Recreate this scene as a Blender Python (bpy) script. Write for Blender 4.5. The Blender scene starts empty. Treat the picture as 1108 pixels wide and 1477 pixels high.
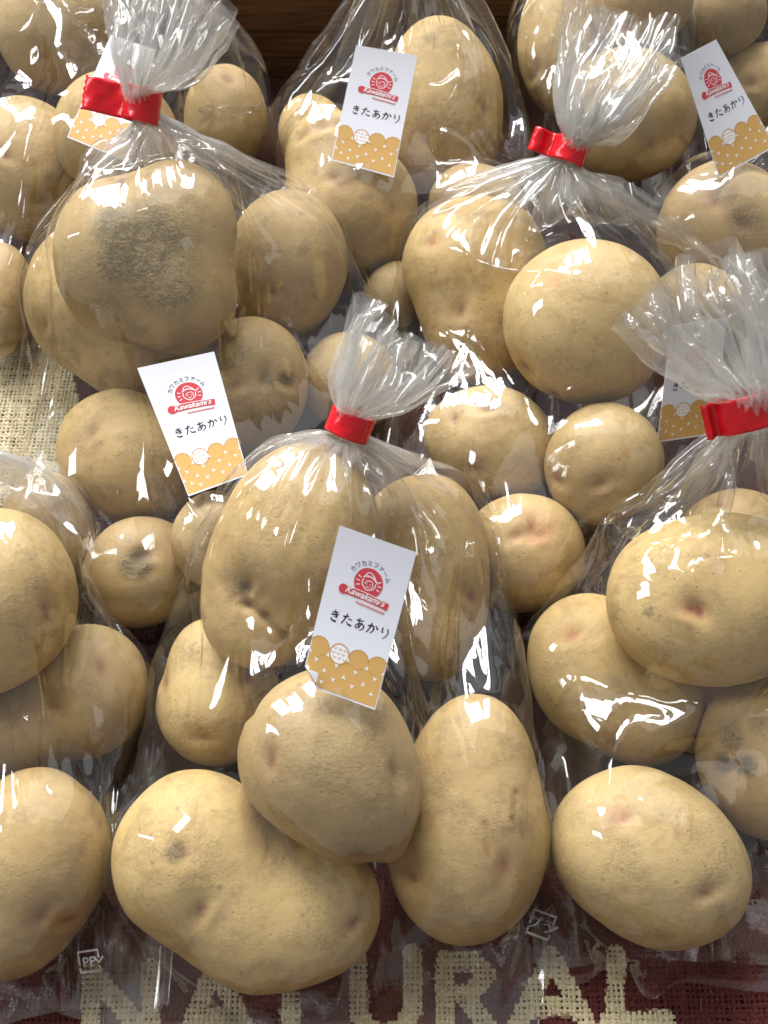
import bpy, bmesh, math, random, time
import numpy as np
from mathutils import Vector, Matrix
from mathutils.bvhtree import BVHTree
T0 = time.time()
random.seed(7)
rng = np.random.default_rng(7)
SC = bpy.context.scene
R = math.radians

# ------------------------------------------------------------------ camera
FPX, CX, CY = 1500.0, 554.0, 738.5          # focal length and centre, in photograph pixels
TILT, CAMH = R(28), 0.52
cam_d = bpy.data.cameras.new('camera')
cam = bpy.data.objects.new('camera', cam_d); SC.collection.objects.link(cam)
cam.location = (0, 0, CAMH); cam.rotation_euler = (TILT, 0, 0)
cam_d.sensor_fit = 'VERTICAL'; cam_d.sensor_height = 36.0; cam_d.lens = 36.0 * FPX / 1477.0
cam_d.clip_start = 0.01; cam_d.clip_end = 60
cam_d.dof.use_dof = True; cam_d.dof.focus_distance = 0.50; cam_d.dof.aperture_fstop = 16.0
SC.camera = cam
# ------------------------------------------------------------------ light
w = bpy.data.worlds.new('World'); SC.world = w; w.use_nodes = True
bg = w.node_tree.nodes['Background']
bg.inputs[0].default_value = (0.84, 0.83, 0.82, 1); bg.inputs[1].default_value = 0.36
def area(name, loc, target, sx, sy, power, col):
    l = bpy.data.lights.new(name, 'AREA'); l.shape = 'RECTANGLE'; l.size = sx; l.size_y = sy
    l.energy = power; l.color = col
    o = bpy.data.objects.new(name, l); SC.collection.objects.link(o); o.location = loc
    o.rotation_euler = (Vector(target) - Vector(loc)).to_track_quat('-Z', 'Y').to_euler()
    return o
for wx in (-1.9, -1.0, -0.1):              # three tall panes of the window behind the crate
    area('window_pane_light', (wx, 2.7, 2.5), (wx * .1, .25, .05), 0.62, 1.7, 88, (0.97, 0.98, 1.0))
area('window_light_side', (-2.2, 0.45, 1.9), (0, .3, .05), 0.45, 1.3, 26, (0.96, 0.98, 1.0))
area('ceiling_light', (0.2, 2.3, 2.6), (0, .3, 0), 5.0, 3.2, 46, (1.0, 0.985, 0.96))
SC.view_settings.view_transform = 'Standard'; SC.view_settings.look = 'None'
SC.view_settings.exposure = 0.10; SC.view_settings.gamma = 1.0
SC.render.engine = 'CYCLES'
cy = SC.cycles
cy.max_bounces = 4; cy.diffuse_bounces = 2; cy.glossy_bounces = 2; cy.transmission_bounces = 2
cy.transparent_max_bounces = 96; cy.use_denoising = True; cy.caustics_reflective = False
cy.sample_clamp_indirect = 4.0; cy.use_adaptive_sampling = True; cy.adaptive_threshold = 0.03

# ------------------------------------------------------------------ geometry helpers
CR = np.array([1., 0, 0]); CU = np.array([0, math.cos(TILT), math.sin(TILT)])
CF = np.array([0, math.sin(TILT), -math.cos(TILT)]); CO = np.array([0, 0, CAMH])
def at_depth(px, py, Z): return CO + Z * (CF + (px - CX) / FPX * CR + (CY - py) / FPX * CU)
def at(px, py, z):
    d = CF + (px - CX) / FPX * CR + (CY - py) / FPX * CU
    return CO + d * ((z - CAMH) / d[2])
def link(o, parent=None):
    SC.collection.objects.link(o)
    if parent: o.parent = parent
    return o
def mesh_np(name, V, F, mat, parent=None, smooth=True):
    me = bpy.data.meshes.new(name)
    V = np.asarray(V, np.float32); F = np.asarray(F, np.int32); k = F.shape[1]
    me.vertices.add(len(V)); me.vertices.foreach_set('co', V.ravel())
    me.loops.add(F.size); me.loops.foreach_set('vertex_index', F.ravel())
    me.polygons.add(len(F)); me.polygons.foreach_set('loop_start', np.arange(len(F), dtype=np.int32) * k)
    me.polygons.foreach_set('use_smooth', np.full(len(F), smooth))
    me.update(calc_edges=True); me.validate()
    if mat: me.materials.append(mat)
    return link(bpy.data.objects.new(name, me), parent)
def attr(o, name, vals):
    a = o.data.attributes.new(name, 'FLOAT', 'POINT'); a.data.foreach_set('value', np.asarray(vals, np.float32))
def tag(o, label=None, cat=None, group=None, kind=None):
    if label: o['label'] = label
    if cat: o['category'] = cat
    if group: o['group'] = group
    if kind: o['kind'] = kind
    return o
def norm(v): return v / np.linalg.norm(v)

# ------------------------------------------------------------------ materials
class NT:
    def __init__(s, name):
        s.m = bpy.data.materials.new(name); s.m.use_nodes = True; s.t = s.m.node_tree; s.t.nodes.clear()
        s.out = s.t.nodes.new('ShaderNodeOutputMaterial')
    def n(s, typ, **kw):
        nd = s.t.nodes.new('ShaderNode' + typ)
        for k, v in kw.items():
            if k.startswith('i_'):
                key = k[2:]; key = int(key) if key.isdigit() else key.replace('_', ' ')
                if isinstance(v, bpy.types.NodeSocket): s.t.links.new(v, nd.inputs[key])
                else: nd.inputs[key].default_value = v
            else: setattr(nd, k, v)
        return nd
    def math(s, op, a, b=0.0, c=None, clamp=False):
        nd = s.t.nodes.new('ShaderNodeMath'); nd.operation = op; nd.use_clamp = clamp
        for i, v in enumerate((a, b) if c is None else (a, b, c)):
            if isinstance(v, bpy.types.NodeSocket): s.t.links.new(v, nd.inputs[i])
            else: nd.inputs[i].default_value = v
        return nd.outputs[0]
    def ramp(s, fac, pts):
        nd = s.t.nodes.new('ShaderNodeValToRGB'); s.t.links.new(fac, nd.inputs[0])
        el = nd.color_ramp.elements
        while len(el) < len(pts): el.new(0.5)
        for e, (p, c) in zip(el, pts):
            e.position = p; e.color = (c, c, c, 1) if not hasattr(c, '__len__') else (*c, 1)
        return nd.outputs[0]
    def mix(s, fac, a, b):
        nd = s.t.nodes.new('ShaderNodeMix'); nd.data_type = 'RGBA'
        for k, v in ((0, fac), (6, a), (7, b)):
            if isinstance(v, bpy.types.NodeSocket): s.t.links.new(v, nd.inputs[k])
            elif k == 0: nd.inputs[k].default_value = v
            else: nd.inputs[k].default_value = (*v, 1)
        return nd.outputs[2]
    def attr(s, name): return s.n('Attribute', attribute_name=name).outputs['Fac']
    def surf(s, sh): s.t.links.new(sh, s.out.inputs['Surface']); return s.m

def simple(name, col, rough=0.6, spec=0.4):
    t = NT(name); b = t.n('BsdfPrincipled', i_Base_Color=(*col, 1), i_Roughness=rough)
    b.inputs['Specular IOR Level'].default_value = spec
    return t.surf(b.outputs[0])

def potato_material():
    t = NT('potato_skin')
    tc = t.n('TexCoord').outputs['Object']; rnd = t.n('ObjectInfo').outputs['Random']
    off = t.n('CombineXYZ', i_0=t.math('MULTIPLY', rnd, 7.0), i_1=t.math('MULTIPLY', rnd, 3.1)).outputs[0]
    v = t.n('VectorMath', operation='ADD', i_0=tc, i_1=off).outputs[0]
    big = t.n('TexNoise', i_Vector=v, i_Scale=22.0, i_Detail=3.0).outputs[0]
    mid = t.n('TexNoise', i_Vector=v, i_Scale=110.0, i_Detail=5.0, i_Roughness=0.65).outputs[0]
    fin = t.n('TexNoise', i_Vector=v, i_Scale=700.0, i_Detail=3.0, i_Roughness=0.7).outputs[0]
    c = t.mix(t.ramp(big, [(0.30, 0.0), (0.70, 1.0)]), (0.42, 0.280, 0.108), (0.585, 0.425, 0.195))
    c = t.mix(t.math('MULTIPLY', t.ramp(mid, [(0.48, 0.0), (0.72, 1.0)]), 0.55), c, (0.56, 0.42, 0.21))
    c = t.mix(t.math('MULTIPLY', t.ramp(mid, [(0.28, 1.0), (0.45, 0.0)]), 0.6), c, (0.36, 0.225, 0.10))
    # yellow / brownish tint per potato
    c = t.mix(t.math('MULTIPLY', rnd, 0.30), c, (0.52, 0.33, 0.10))
    c = t.mix(t.math('MULTIPLY', t.math('FRACT', t.math('MULTIPLY', rnd, 7.3)), 0.28), c, (0.36, 0.28, 0.155))
    tone = t.attr('tone')
    c = t.mix(t.math('MULTIPLY', tone, 0.55, clamp=True), c, (0.68, 0.50, 0.215))
    c = t.mix(t.math('MULTIPLY', tone, -0.50, clamp=True), c, (0.30, 0.215, 0.115))  # also paints shade onto potatoes lying behind film
    # scuffed dry flakes
    sv = t.n('VectorMath', operation='MULTIPLY', i_0=v, i_1=(1.0, 2.2, 1.4)).outputs[0]
    fl = t.n('TexNoise', i_Vector=sv, i_Scale=260.0, i_Detail=4.0, i_Roughness=0.8, i_Distortion=0.8).outputs[0]
    c = t.mix(t.math('MULTIPLY', t.ramp(fl, [(0.60, 0.0), (0.68, 1.0)]), 0.30), c, (0.62, 0.51, 0.32))
    # lenticels
    vo = t.n('TexVoronoi', i_Vector=v, i_Scale=230.0, i_Randomness=1.0)
    dots = t.ramp(vo.outputs['Distance'], [(0.05, 1.0), (0.16, 0.0)])
    gate = t.ramp(vo.outputs['Color'], [(0.50, 0.0), (0.56, 1.0)])
    dots = t.math('MULTIPLY', dots, gate)
    c = t.mix(t.math('MULTIPLY', dots, 0.6), c, (0.26, 0.165, 0.075))
    vo2 = t.n('TexVoronoi', i_Vector=v, i_Scale=95.0, i_Randomness=1.0)
    d2 = t.math('MULTIPLY', t.ramp(vo2.outputs['Distance'], [(0.05, 1.0), (0.14, 0.0)]), t.ramp(vo2.outputs['Color'], [(0.45, 0.0), (0.50, 1.0)]))
    c = t.mix(t.math('MULTIPLY', d2, 0.6), c, (0.30, 0.17, 0.07))
    st = t.n('TexNoise', i_Vector=v, i_Scale=48.0, i_Detail=6.0, i_Roughness=0.75, i_Distortion=0.5).outputs[0]
    c = t.mix(t.math('MULTIPLY', t.ramp(st, [(0.50, 0.0), (0.66, 1.0)]), 0.55), c, (0.31, 0.195, 0.082))
    c = t.mix(t.math('MULTIPLY', t.ramp(st, [(0.30, 1.0), (0.42, 0.0)]), 0.40), c, (0.60, 0.455, 0.235))
    # eyes and painted fold shade, dirt, pink
    eye = t.attr('eye'); dirt = t.attr('dirt'); pink = t.attr('pink')
    ef = t.math('MULTIPLY', eye, t.ramp(mid, [(0.30, 0.45), (0.62, 1.0)]), clamp=True)
    c = t.mix(ef, c, (0.20, 0.065, 0.035))
    c = t.mix(t.math('MULTIPLY', pink, 0.75, clamp=True), c, (0.62, 0.24, 0.11))
    dn = t.math('MULTIPLY', dirt, t.math('ADD', t.ramp(fl, [(0.36, 0.25), (0.62, 1.0)]), t.math('MULTIPLY', t.ramp(fin, [(0.45, 0.0), (0.65, 1.0)]), 0.5)), clamp=True)
    c = t.mix(t.math('MULTIPLY', dn, 0.95, clamp=True), c, (0.12, 0.095, 0.048))
    sl = t.n('TexNoise', i_Vector=v, i_Scale=60.0, i_Detail=7.0, i_Roughness=0.78).outputs[0]
    per = t.math('FRACT', t.math('MULTIPLY', rnd, 13.7))
    soil = t.math('MULTIPLY', t.ramp(sl, [(0.50, 0.0), (0.62, 1.0)]), t.math('MULTIPLY_ADD', per, 0.38, 0.06))
    c = t.mix(soil, c, (0.20, 0.150, 0.078))
    hgt = t.math('ADD', t.math('MULTIPLY', fin, 0.25), t.math('MULTIPLY', fl, 0.55))
    hgt = t.math('SUBTRACT', hgt, t.math('MULTIPLY', dots, 0.5))
    hgt = t.math('ADD', hgt, t.math('MULTIPLY', mid, 1.1))
    hgt = t.math('ADD', hgt, t.math('MULTIPLY', t.math('MULTIPLY', dirt, fl), 1.6))
    pt = t.n('TexNoise', i_Vector=v, i_Scale=30.0, i_Detail=2.0).outputs[0]
    patch = t.ramp(pt, [(0.50, 0.0), (0.60, 1.0)])
    rf = t.n('TexNoise', i_Vector=v, i_Scale=420.0, i_Detail=4.0, i_Roughness=0.75, i_Distortion=1.2).outputs[0]
    c = t.mix(t.math('MULTIPLY', patch, t.math('MULTIPLY', t.ramp(rf, [(0.52, 0.0), (0.64, 1.0)]), 0.55)), c, (0.27, 0.185, 0.085))
    hgt = t.math('ADD', hgt, t.math('MULTIPLY', t.math('MULTIPLY', patch, rf), 1.6))
    hgt = t.math('ADD', hgt, t.math('MULTIPLY', st, 1.2))
    bmp = t.n('Bump', i_Strength=0.45, i_Distance=0.0007, i_Height=hgt).outputs[0]
    b = t.n('BsdfPrincipled', i_Base_Color=c, i_Roughness=0.56, i_Normal=bmp)
    b.inputs['Specular IOR Level'].default_value = 0.35
    return t.surf(b.outputs[0])

def film_material(haze=0.010, name='clear_film'):
    """thin clear film: see-through, mirror-like at grazing angles, a trace of milky scatter in each layer"""
    t = NT(name)
    f = t.math('POWER', t.n('LayerWeight').outputs['Facing'], 5.0)
    f = t.math('MULTIPLY_ADD', f, 0.62, 0.072, clamp=True)
    gl = t.n('BsdfGlossy', i_Roughness=0.05, i_Color=(0.97, 0.98, 1.0, 1)).outputs[0]
    tr = t.n('BsdfTransparent', i_Color=(0.985, 0.98, 0.965, 1)).outputs[0]
    df = t.n('BsdfDiffuse', i_Color=(0.93, 0.93, 0.93, 1)).outputs[0]
    tl = t.n('BsdfTranslucent', i_Color=(0.93, 0.93, 0.93, 1)).outputs[0]
    hz = t.n('MixShader', i_0=0.45, i_1=df, i_2=tl).outputs[0]
    gath = t.attr('gather')
    body = t.n('MixShader', i_0=t.math('MULTIPLY_ADD', gath, .22, haze), i_1=tr, i_2=hz).outputs[0]
    return t.surf(t.n('MixShader', i_0=f, i_1=body, i_2=gl).outputs[0])

M_POT = potato_material()
M_FILM = film_material()

# ------------------------------------------------------------------ potatoes
# name: (bag, blobs [(px, py, half-width px, half-height px, angle deg)], eyes px, dirt px, pink px, label, smooth-union mm, depth factor)
POT = []
def P(key, bag, blobs, label, eyes=(), dirt=(), pink=(), k=9, dep=0.84, lift=0.0, grooves=()):
    POT.append(dict(key=key, bag=bag, blobs=blobs, eyes=eyes, dirt=dirt, pink=pink, label=label, k=k / 1000, dep=dep, lift=lift, grooves=grooves))
#POTATOES
# rear row
P('OO', 8, [(815, 62, 66, 102, 0)], 'tall smooth potato behind the crumpled film tuft at the upper right', eyes=[(770, 110)])
P('QQ', 8, [(925, 5, 75, 62, 0)], 'brownish potato cut by the top edge beside the upper right tag', eyes=[(905, 35)])
P('SS', 9, [(1035, 20, 72, 60, 0)], 'dim brown potato above the upper right tag', eyes=[(1000, 60)])
P('II', 6, [(92, 42, 92, 92, 0)], 'potato at the top left edge under a streaked film', eyes=[(60, 80)])
P('LL', 6, [(325, 170, 60, 82, 0)], 'dim potato right of the upper left film tuft against the wooden board', eyes=[(330, 110)])
P('DD', 7, [(640, 158, 86, 134, 4)], 'tall potato right of the top centre tag', eyes=[(610, 200), (700, 155)])
P('FF', 7, [(452, 200, 56, 66, 15)], 'potato tucked left behind the top centre tag', eyes=[(440, 175)])
P('MM', 6, [(2, 432, 46, 82, 0)], 'small potato at the left edge above the pale burlap', eyes=[])
P('RR', 9, [(1095, 130, 96, 66, 10)], 'potato with a deep eye right of the upper right tag', eyes=[(1083, 122), (1040, 150)])
P('TT', 10, [(1045, 335, 98, 100, 20)], 'bruised potato below the upper right tag', eyes=[(1030, 290), (1074, 320)], dirt=[(1074, 318, 26, .7), (1045, 280, 18, .5)])
P('PP', 8, [(905, 168, 98, 92, -10)], 'round potato behind the tuft of the red tied bag at the upper right', eyes=[(940, 210)])
P('JJ', 6, [(45, 248, 86, 104, 8)], 'large dented potato at the upper left edge', eyes=[(8, 225), (60, 290)])
P('KK', 6, [(165, 195, 88, 86, 20)], 'scabby potato below the half hidden upper left tag', eyes=[(200, 240)], dirt=[(190, 225, 40, .55), (150, 150, 30, .3)])
P('EE', 7, [(505, 300, 100, 98, -10), (478, 235, 72, 80, 10)], 'lumpy potato with a deep creased eye below the top centre tag', eyes=[(478, 252), (486, 262)], k=6, grooves=[([(430, 200), (462, 182), (500, 182)], 8, 1.6)])
P('HH', 7, [(690, 300, 76, 66, 0)], 'dull potato behind the upper left shoulder of the big right bag', eyes=[])
P('GG', 7, [(572, 425, 46, 46, 0)], 'small dark potato low between the middle bags', eyes=[])
# bag 5
P('BB', 5, [(1000, 440, 72, 62, 0)], 'pale potato seen through the large tuft at right', eyes=[])
P('AA', 5, [(752, 798, 90, 84, 12)], 'potato with purple scars right of the front bag shoulder', eyes=[(775, 768), (770, 755), (745, 770)], pink=[(775, 765, 26, .8)])
P('Y', 5, [(705, 640, 104, 82, -18)], 'dark low potato with three small eyes under the right middle bag', eyes=[(635, 580), (655, 600), (705, 585), (685, 678)])
P('Z', 5, [(868, 668, 84, 92, -8)], 'pear shaped potato below the half hidden right tag', eyes=[(805, 695), (868, 698)])
P('W', 5, [(685, 385, 104, 104, 0), (690, 465, 84, 90, 0)], 'tall potato with a shallow brown eye left in the right middle bag', eyes=[(662, 452), (655, 303), (622, 352)], pink=[(660, 300, 10, .8), (622, 352, 10, .7)])
P('X', 5, [(842, 465, 116, 118, 0), (880, 470, 85, 100, 0)], 'large pale potato on top in the right middle bag', eyes=[(757, 532), (800, 570)], dirt=[(757, 532, 14, .5), (850, 560, 40, .25)], pink=[(800, 400, 12, .8), (930, 520, 24, .7)])
# bag 4
P('U', 4, [(205, 824, 86, 82, 10)], 'dark potato with a scarred eye low under the left middle bag', eyes=[(198, 808), (210, 800)], dirt=[(195, 812, 22, 1.)])
P('V', 4, [(310, 775, 62, 70, 0)], 'potato in shadow below the left middle tag', eyes=[])
P('T', 4, [(505, 552, 70, 72, 0)], 'yellow potato with an orange smear behind the front tuft', eyes=[(520, 600)], pink=[(465, 572, 22, .7), (520, 600, 18, .7)])
P('Q', 4, [(412, 382, 88, 108, 0)], 'brownish potato under film folds right of the muddy potato', eyes=[(390, 420)])
P('P', 4, [(140, 430, 98, 112, 0), (195, 500, 85, 84, 0)], 'potato behind and below the muddy potato at left', eyes=[(150, 560), (60, 470)])
P('S', 4, [(195, 666, 106, 95, -8), (180, 650, 90, 88, 0)], 'smooth round potato left of the left middle tag', eyes=[(255, 620), (130, 620)])
P('R', 4, [(362, 552, 82, 98, -5)], 'grey tinged potato with crusty scabs right of the left middle tag', eyes=[(337, 556), (383, 545), (415, 550)], dirt=[(330, 515, 34, .6), (385, 545, 12, 1.), (413, 548, 14, 1.), (350, 560, 70, .30)], pink=[(432, 565, 18, .7)])
P('O', 4, [(172, 375, 88, 112, 6), (258, 335, 86, 98, 0), (262, 425, 82, 86, 0)], 'large muddy potato with a dark dirt patch in the left middle bag', eyes=[(175, 264)], dirt=[(200, 350, 62, 1.0), (240, 400, 50, .8), (215, 330, 40, .6), (140, 400, 60, .35), (175, 264, 9, 1.2), (240, 300, 50, .3)], k=12)
# bag 2
P('J', 2, [(62, 782, 70, 98, -8)], 'dull potato behind the big left edge potato', eyes=[])
P('I', 2, [(55, 1235, 104, 122, 0), (5, 1320, 98, 92, 0)], 'potato lowest at the left edge in the lower left bag', eyes=[(105, 1330), (65, 1325)], pink=[(90, 1320, 40, .35)])
P('H', 2, [(128, 998, 88, 96, 15), (45, 1045, 90, 66, 10)], 'wide potato in the middle of the lower left bag', eyes=[(80, 1020), (150, 960)])
P('G', 2, [(-2, 862, 106, 130, 5), (-70, 940, 95, 80, 0)], 'large yellow potato cut by the left edge', eyes=[(75, 888), (70, 880)], pink=[(0, 900, 40, .3)])
# bag 3
P('K2', 3, [(1062, 762, 86, 66, 0)], 'yellowish potato behind folds just under the right red tape', eyes=[(1035, 725)])
P('L', 3, [(852, 962, 90, 102, 8), (925, 1015, 86, 86, 0)], 'curved potato with a cracked skin left in the right front bag', eyes=[(828, 915), (880, 1075)], pink=[(828, 915, 12, .8)])
P('N', 3, [(905, 1215, 116, 108, 10), (968, 1265, 118, 104, 0)], 'large round potato lowest in the right front bag', eyes=[(897, 1177), (1025, 1292)], pink=[(895, 1176, 22, .4)], k=16)
P('M', 3, [(1118, 1088, 108, 122, -10)], 'potato with a grey scab cut by the right edge', eyes=[(1050, 1105), (1075, 1108)], dirt=[(1045, 1100, 14, 1.3), (1075, 1106, 16, 1.3), (1055, 1065, 20, .8)])
P('K', 3, [(1008, 870, 134, 118, 0), (1060, 860, 110, 112, 0)], 'big smooth oval potato on top in the right front bag', eyes=[(1000, 880), (1008, 885)], dirt=[(1012, 890, 9, 1.), (935, 878, 8, .8)], pink=[(997, 880, 18, .5)])
# bag 1
P('E', 1, [(287, 1238, 118, 126, 12), (385, 1328, 120, 108, 15), (478, 1310, 78, 92, 0)], 'huge kidney shaped potato lowest in the front bag', eyes=[(262, 1222), (287, 1320), (515, 1330)], dirt=[(258, 1228, 14, 1.)], k=16)
P('F', 1, [(684, 1085, 72, 80, 0), (672, 1208, 114, 146, -4)], 'long potato at the lower right of the front bag', eyes=[(727, 1255), (590, 1270)], pink=[(727, 1250, 22, .4)], k=16, grooves=[([(744, 1142), (740, 1175), (752, 1205)], 4, .7), ([(702, 1190), (704, 1232)], 4, .6)])
P('C', 1, [(312, 1010, 88, 96, 0), (296, 945, 50, 52, 0)], 'pear shaped yellow potato at the left of the front bag', eyes=[(359, 975), (295, 1066), (232, 985)])
P('B', 1, [(606, 790, 92, 108, -14), (624, 875, 84, 112, -5)], 'long potato right of the front tag', eyes=[(682, 860), (688, 940)], k=14)
P('A', 1, [(430, 775, 114, 138, -14), (352, 830, 62, 84, 0), (378, 884, 84, 76, 0)], 'tall potato with a knobbly fold left of the front tag', eyes=[(354, 848)], dirt=[(354, 846, 12, 1.4), (350, 830, 40, .35)], k=7, grooves=[([(340, 868), (356, 874), (384, 890), (412, 918), (434, 950)], 7, -2.6)])
P('D', 1, [(470, 1095, 130, 128, 0), (512, 1140, 108, 112, 0), (566, 1208, 26, 40, 0)], 'rough round potato on top in front below the front tag', eyes=[(388, 1095), (572, 1112), (523, 1238)], dirt=[(404, 1023, 12, .7), (480, 1080, 110, .30), (520, 1120, 90, .25)], k=7, pink=[(520, 1238, 9, .8)])

def blob_fields(p, Z):
    """turn a potato's outlines at camera distance Z into solid ellipsoids: (centre, 3x3 inverse-axes matrix, smallest semi-axis)"""
    out = []
    s = Z / FPX
    a0, b0 = p['blobs'][0][2:4]
    for (px, py, a, b, ang) in p['blobs']:
        c = at_depth(px, py, Z)
        th = R(ang); ex = CR * math.cos(th) + CU * math.sin(th); ey = -CR * math.sin(th) + CU * math.cos(th)
        A, B = a * s, b * s; D = p['dep'] * min(math.sqrt(A * B), 1.12 * min(A, B))
        M = np.stack([ex / A, ey / B, CF / D]); out.append((c, M, min(A, B, D), (A * ex, B * ey, D * CF)))
    return out
def field(bl, k, X):
    ds = []
    for c, M, m, _ in bl:
        q = (X - c) @ M.T
        ds.append((np.sqrt((q * q).sum(-1)) - 1) * m)
    d = ds[0]
    for e in ds[1:]:
        h = np.clip(0.5 + 0.5 * (e - d) / k, 0, 1)
        d = e * (1 - h) + d * h - k * h * (1 - h)
    return d
def field_grad(bl, k, X):
    d = g = None
    for c, M, m, _ in bl:
        q = (X - c) @ M.T
        l = np.sqrt((q * q).sum(-1)) + 1e-9
        e = (l - 1) * m; ge = ((q / l[..., None]) @ M) * m
        if d is None: d, g = e, ge
        else:
            h = np.clip(0.5 + 0.5 * (e - d) / k, 0, 1)
            g = ge * (1 - h)[..., None] + g * h[..., None]
            d = e * (1 - h) + d * h - k * h * (1 - h)
    return d, g / (np.linalg.norm(g, axis=-1, keepdims=True) + 1e-9)
def fib(n):
    i = np.arange(n) + .5; ph = np.arccos(1 - 2 * i / n); th = math.pi * (1 + 5 ** .5) * i
    return np.stack([np.cos(th) * np.sin(ph), np.sin(th) * np.sin(ph), np.cos(ph)], 1)
FIB = fib(160)
def surf_pts(bl, k):
    pts = []
    for c, M, m, ax in bl:
        Q = c + FIB[:, :1] * ax[0] + FIB[:, 1:2] * ax[1] + FIB[:, 2:] * ax[2]
        pts.append(Q)
    Q = np.concatenate(pts)
    return Q[field(bl, 1e-4, Q) > -0.001]
placed = []
WALL_Y = 0.64
for p in POT:
    Z = 1.05; ok = False
    while Z > 0.25:
        bl = blob_fields(p, Z); Q = surf_pts(bl, p['k'])
        if Q[:, 2].min() > 0.004 + p['lift'] and Q[:, 1].max() < WALL_Y - .004 or (Q[:, 2].min() > .09):
            ok = True
            for o in placed:
                if np.linalg.norm(o['bl'][0][0] - bl[0][0]) < 0.2 and field(o['bl'], o['k'], Q).min() < -0.0035: ok = False; break
        if ok: break
        Z -= 0.004
    p['Z'] = Z; p['bl'] = bl; p['pts'] = Q; placed.append(p)
    p['c'] = np.mean([b[0] for b in bl], 0)
if __name__ == '__main__':
    for p in POT: print('POT', p['key'], 'Z %.3f' % p['Z'], 'c', np.round(p['c'], 3), 'top z %.3f' % p['pts'][:, 2].max())

bm = bmesh.new(); bmesh.ops.create_icosphere(bm, subdivisions=6, radius=1.0)
ICO = np.array([v.co[:] for v in bm.verts]); ICOF = np.array([[v.index for v in f.verts] for f in bm.faces]); bm.free()
bm = bmesh.new(); bmesh.ops.create_icosphere(bm, subdivisions=5, radius=1.0)
ICO5 = np.array([v.co[:] for v in bm.verts]); ICOF5 = np.array([[v.index for v in f.verts] for f in bm.faces]); bm.free()
def wave_noise(X, scale, n, seed):
    r = np.random.default_rng(seed); out = np.zeros(len(X))
    for i in range(n):
        d = norm(r.normal(size=3)); out += np.sin(X @ d * scale * r.uniform(.6, 1.5) + r.uniform(0, 6.28)) / n ** .5
    return out
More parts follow.
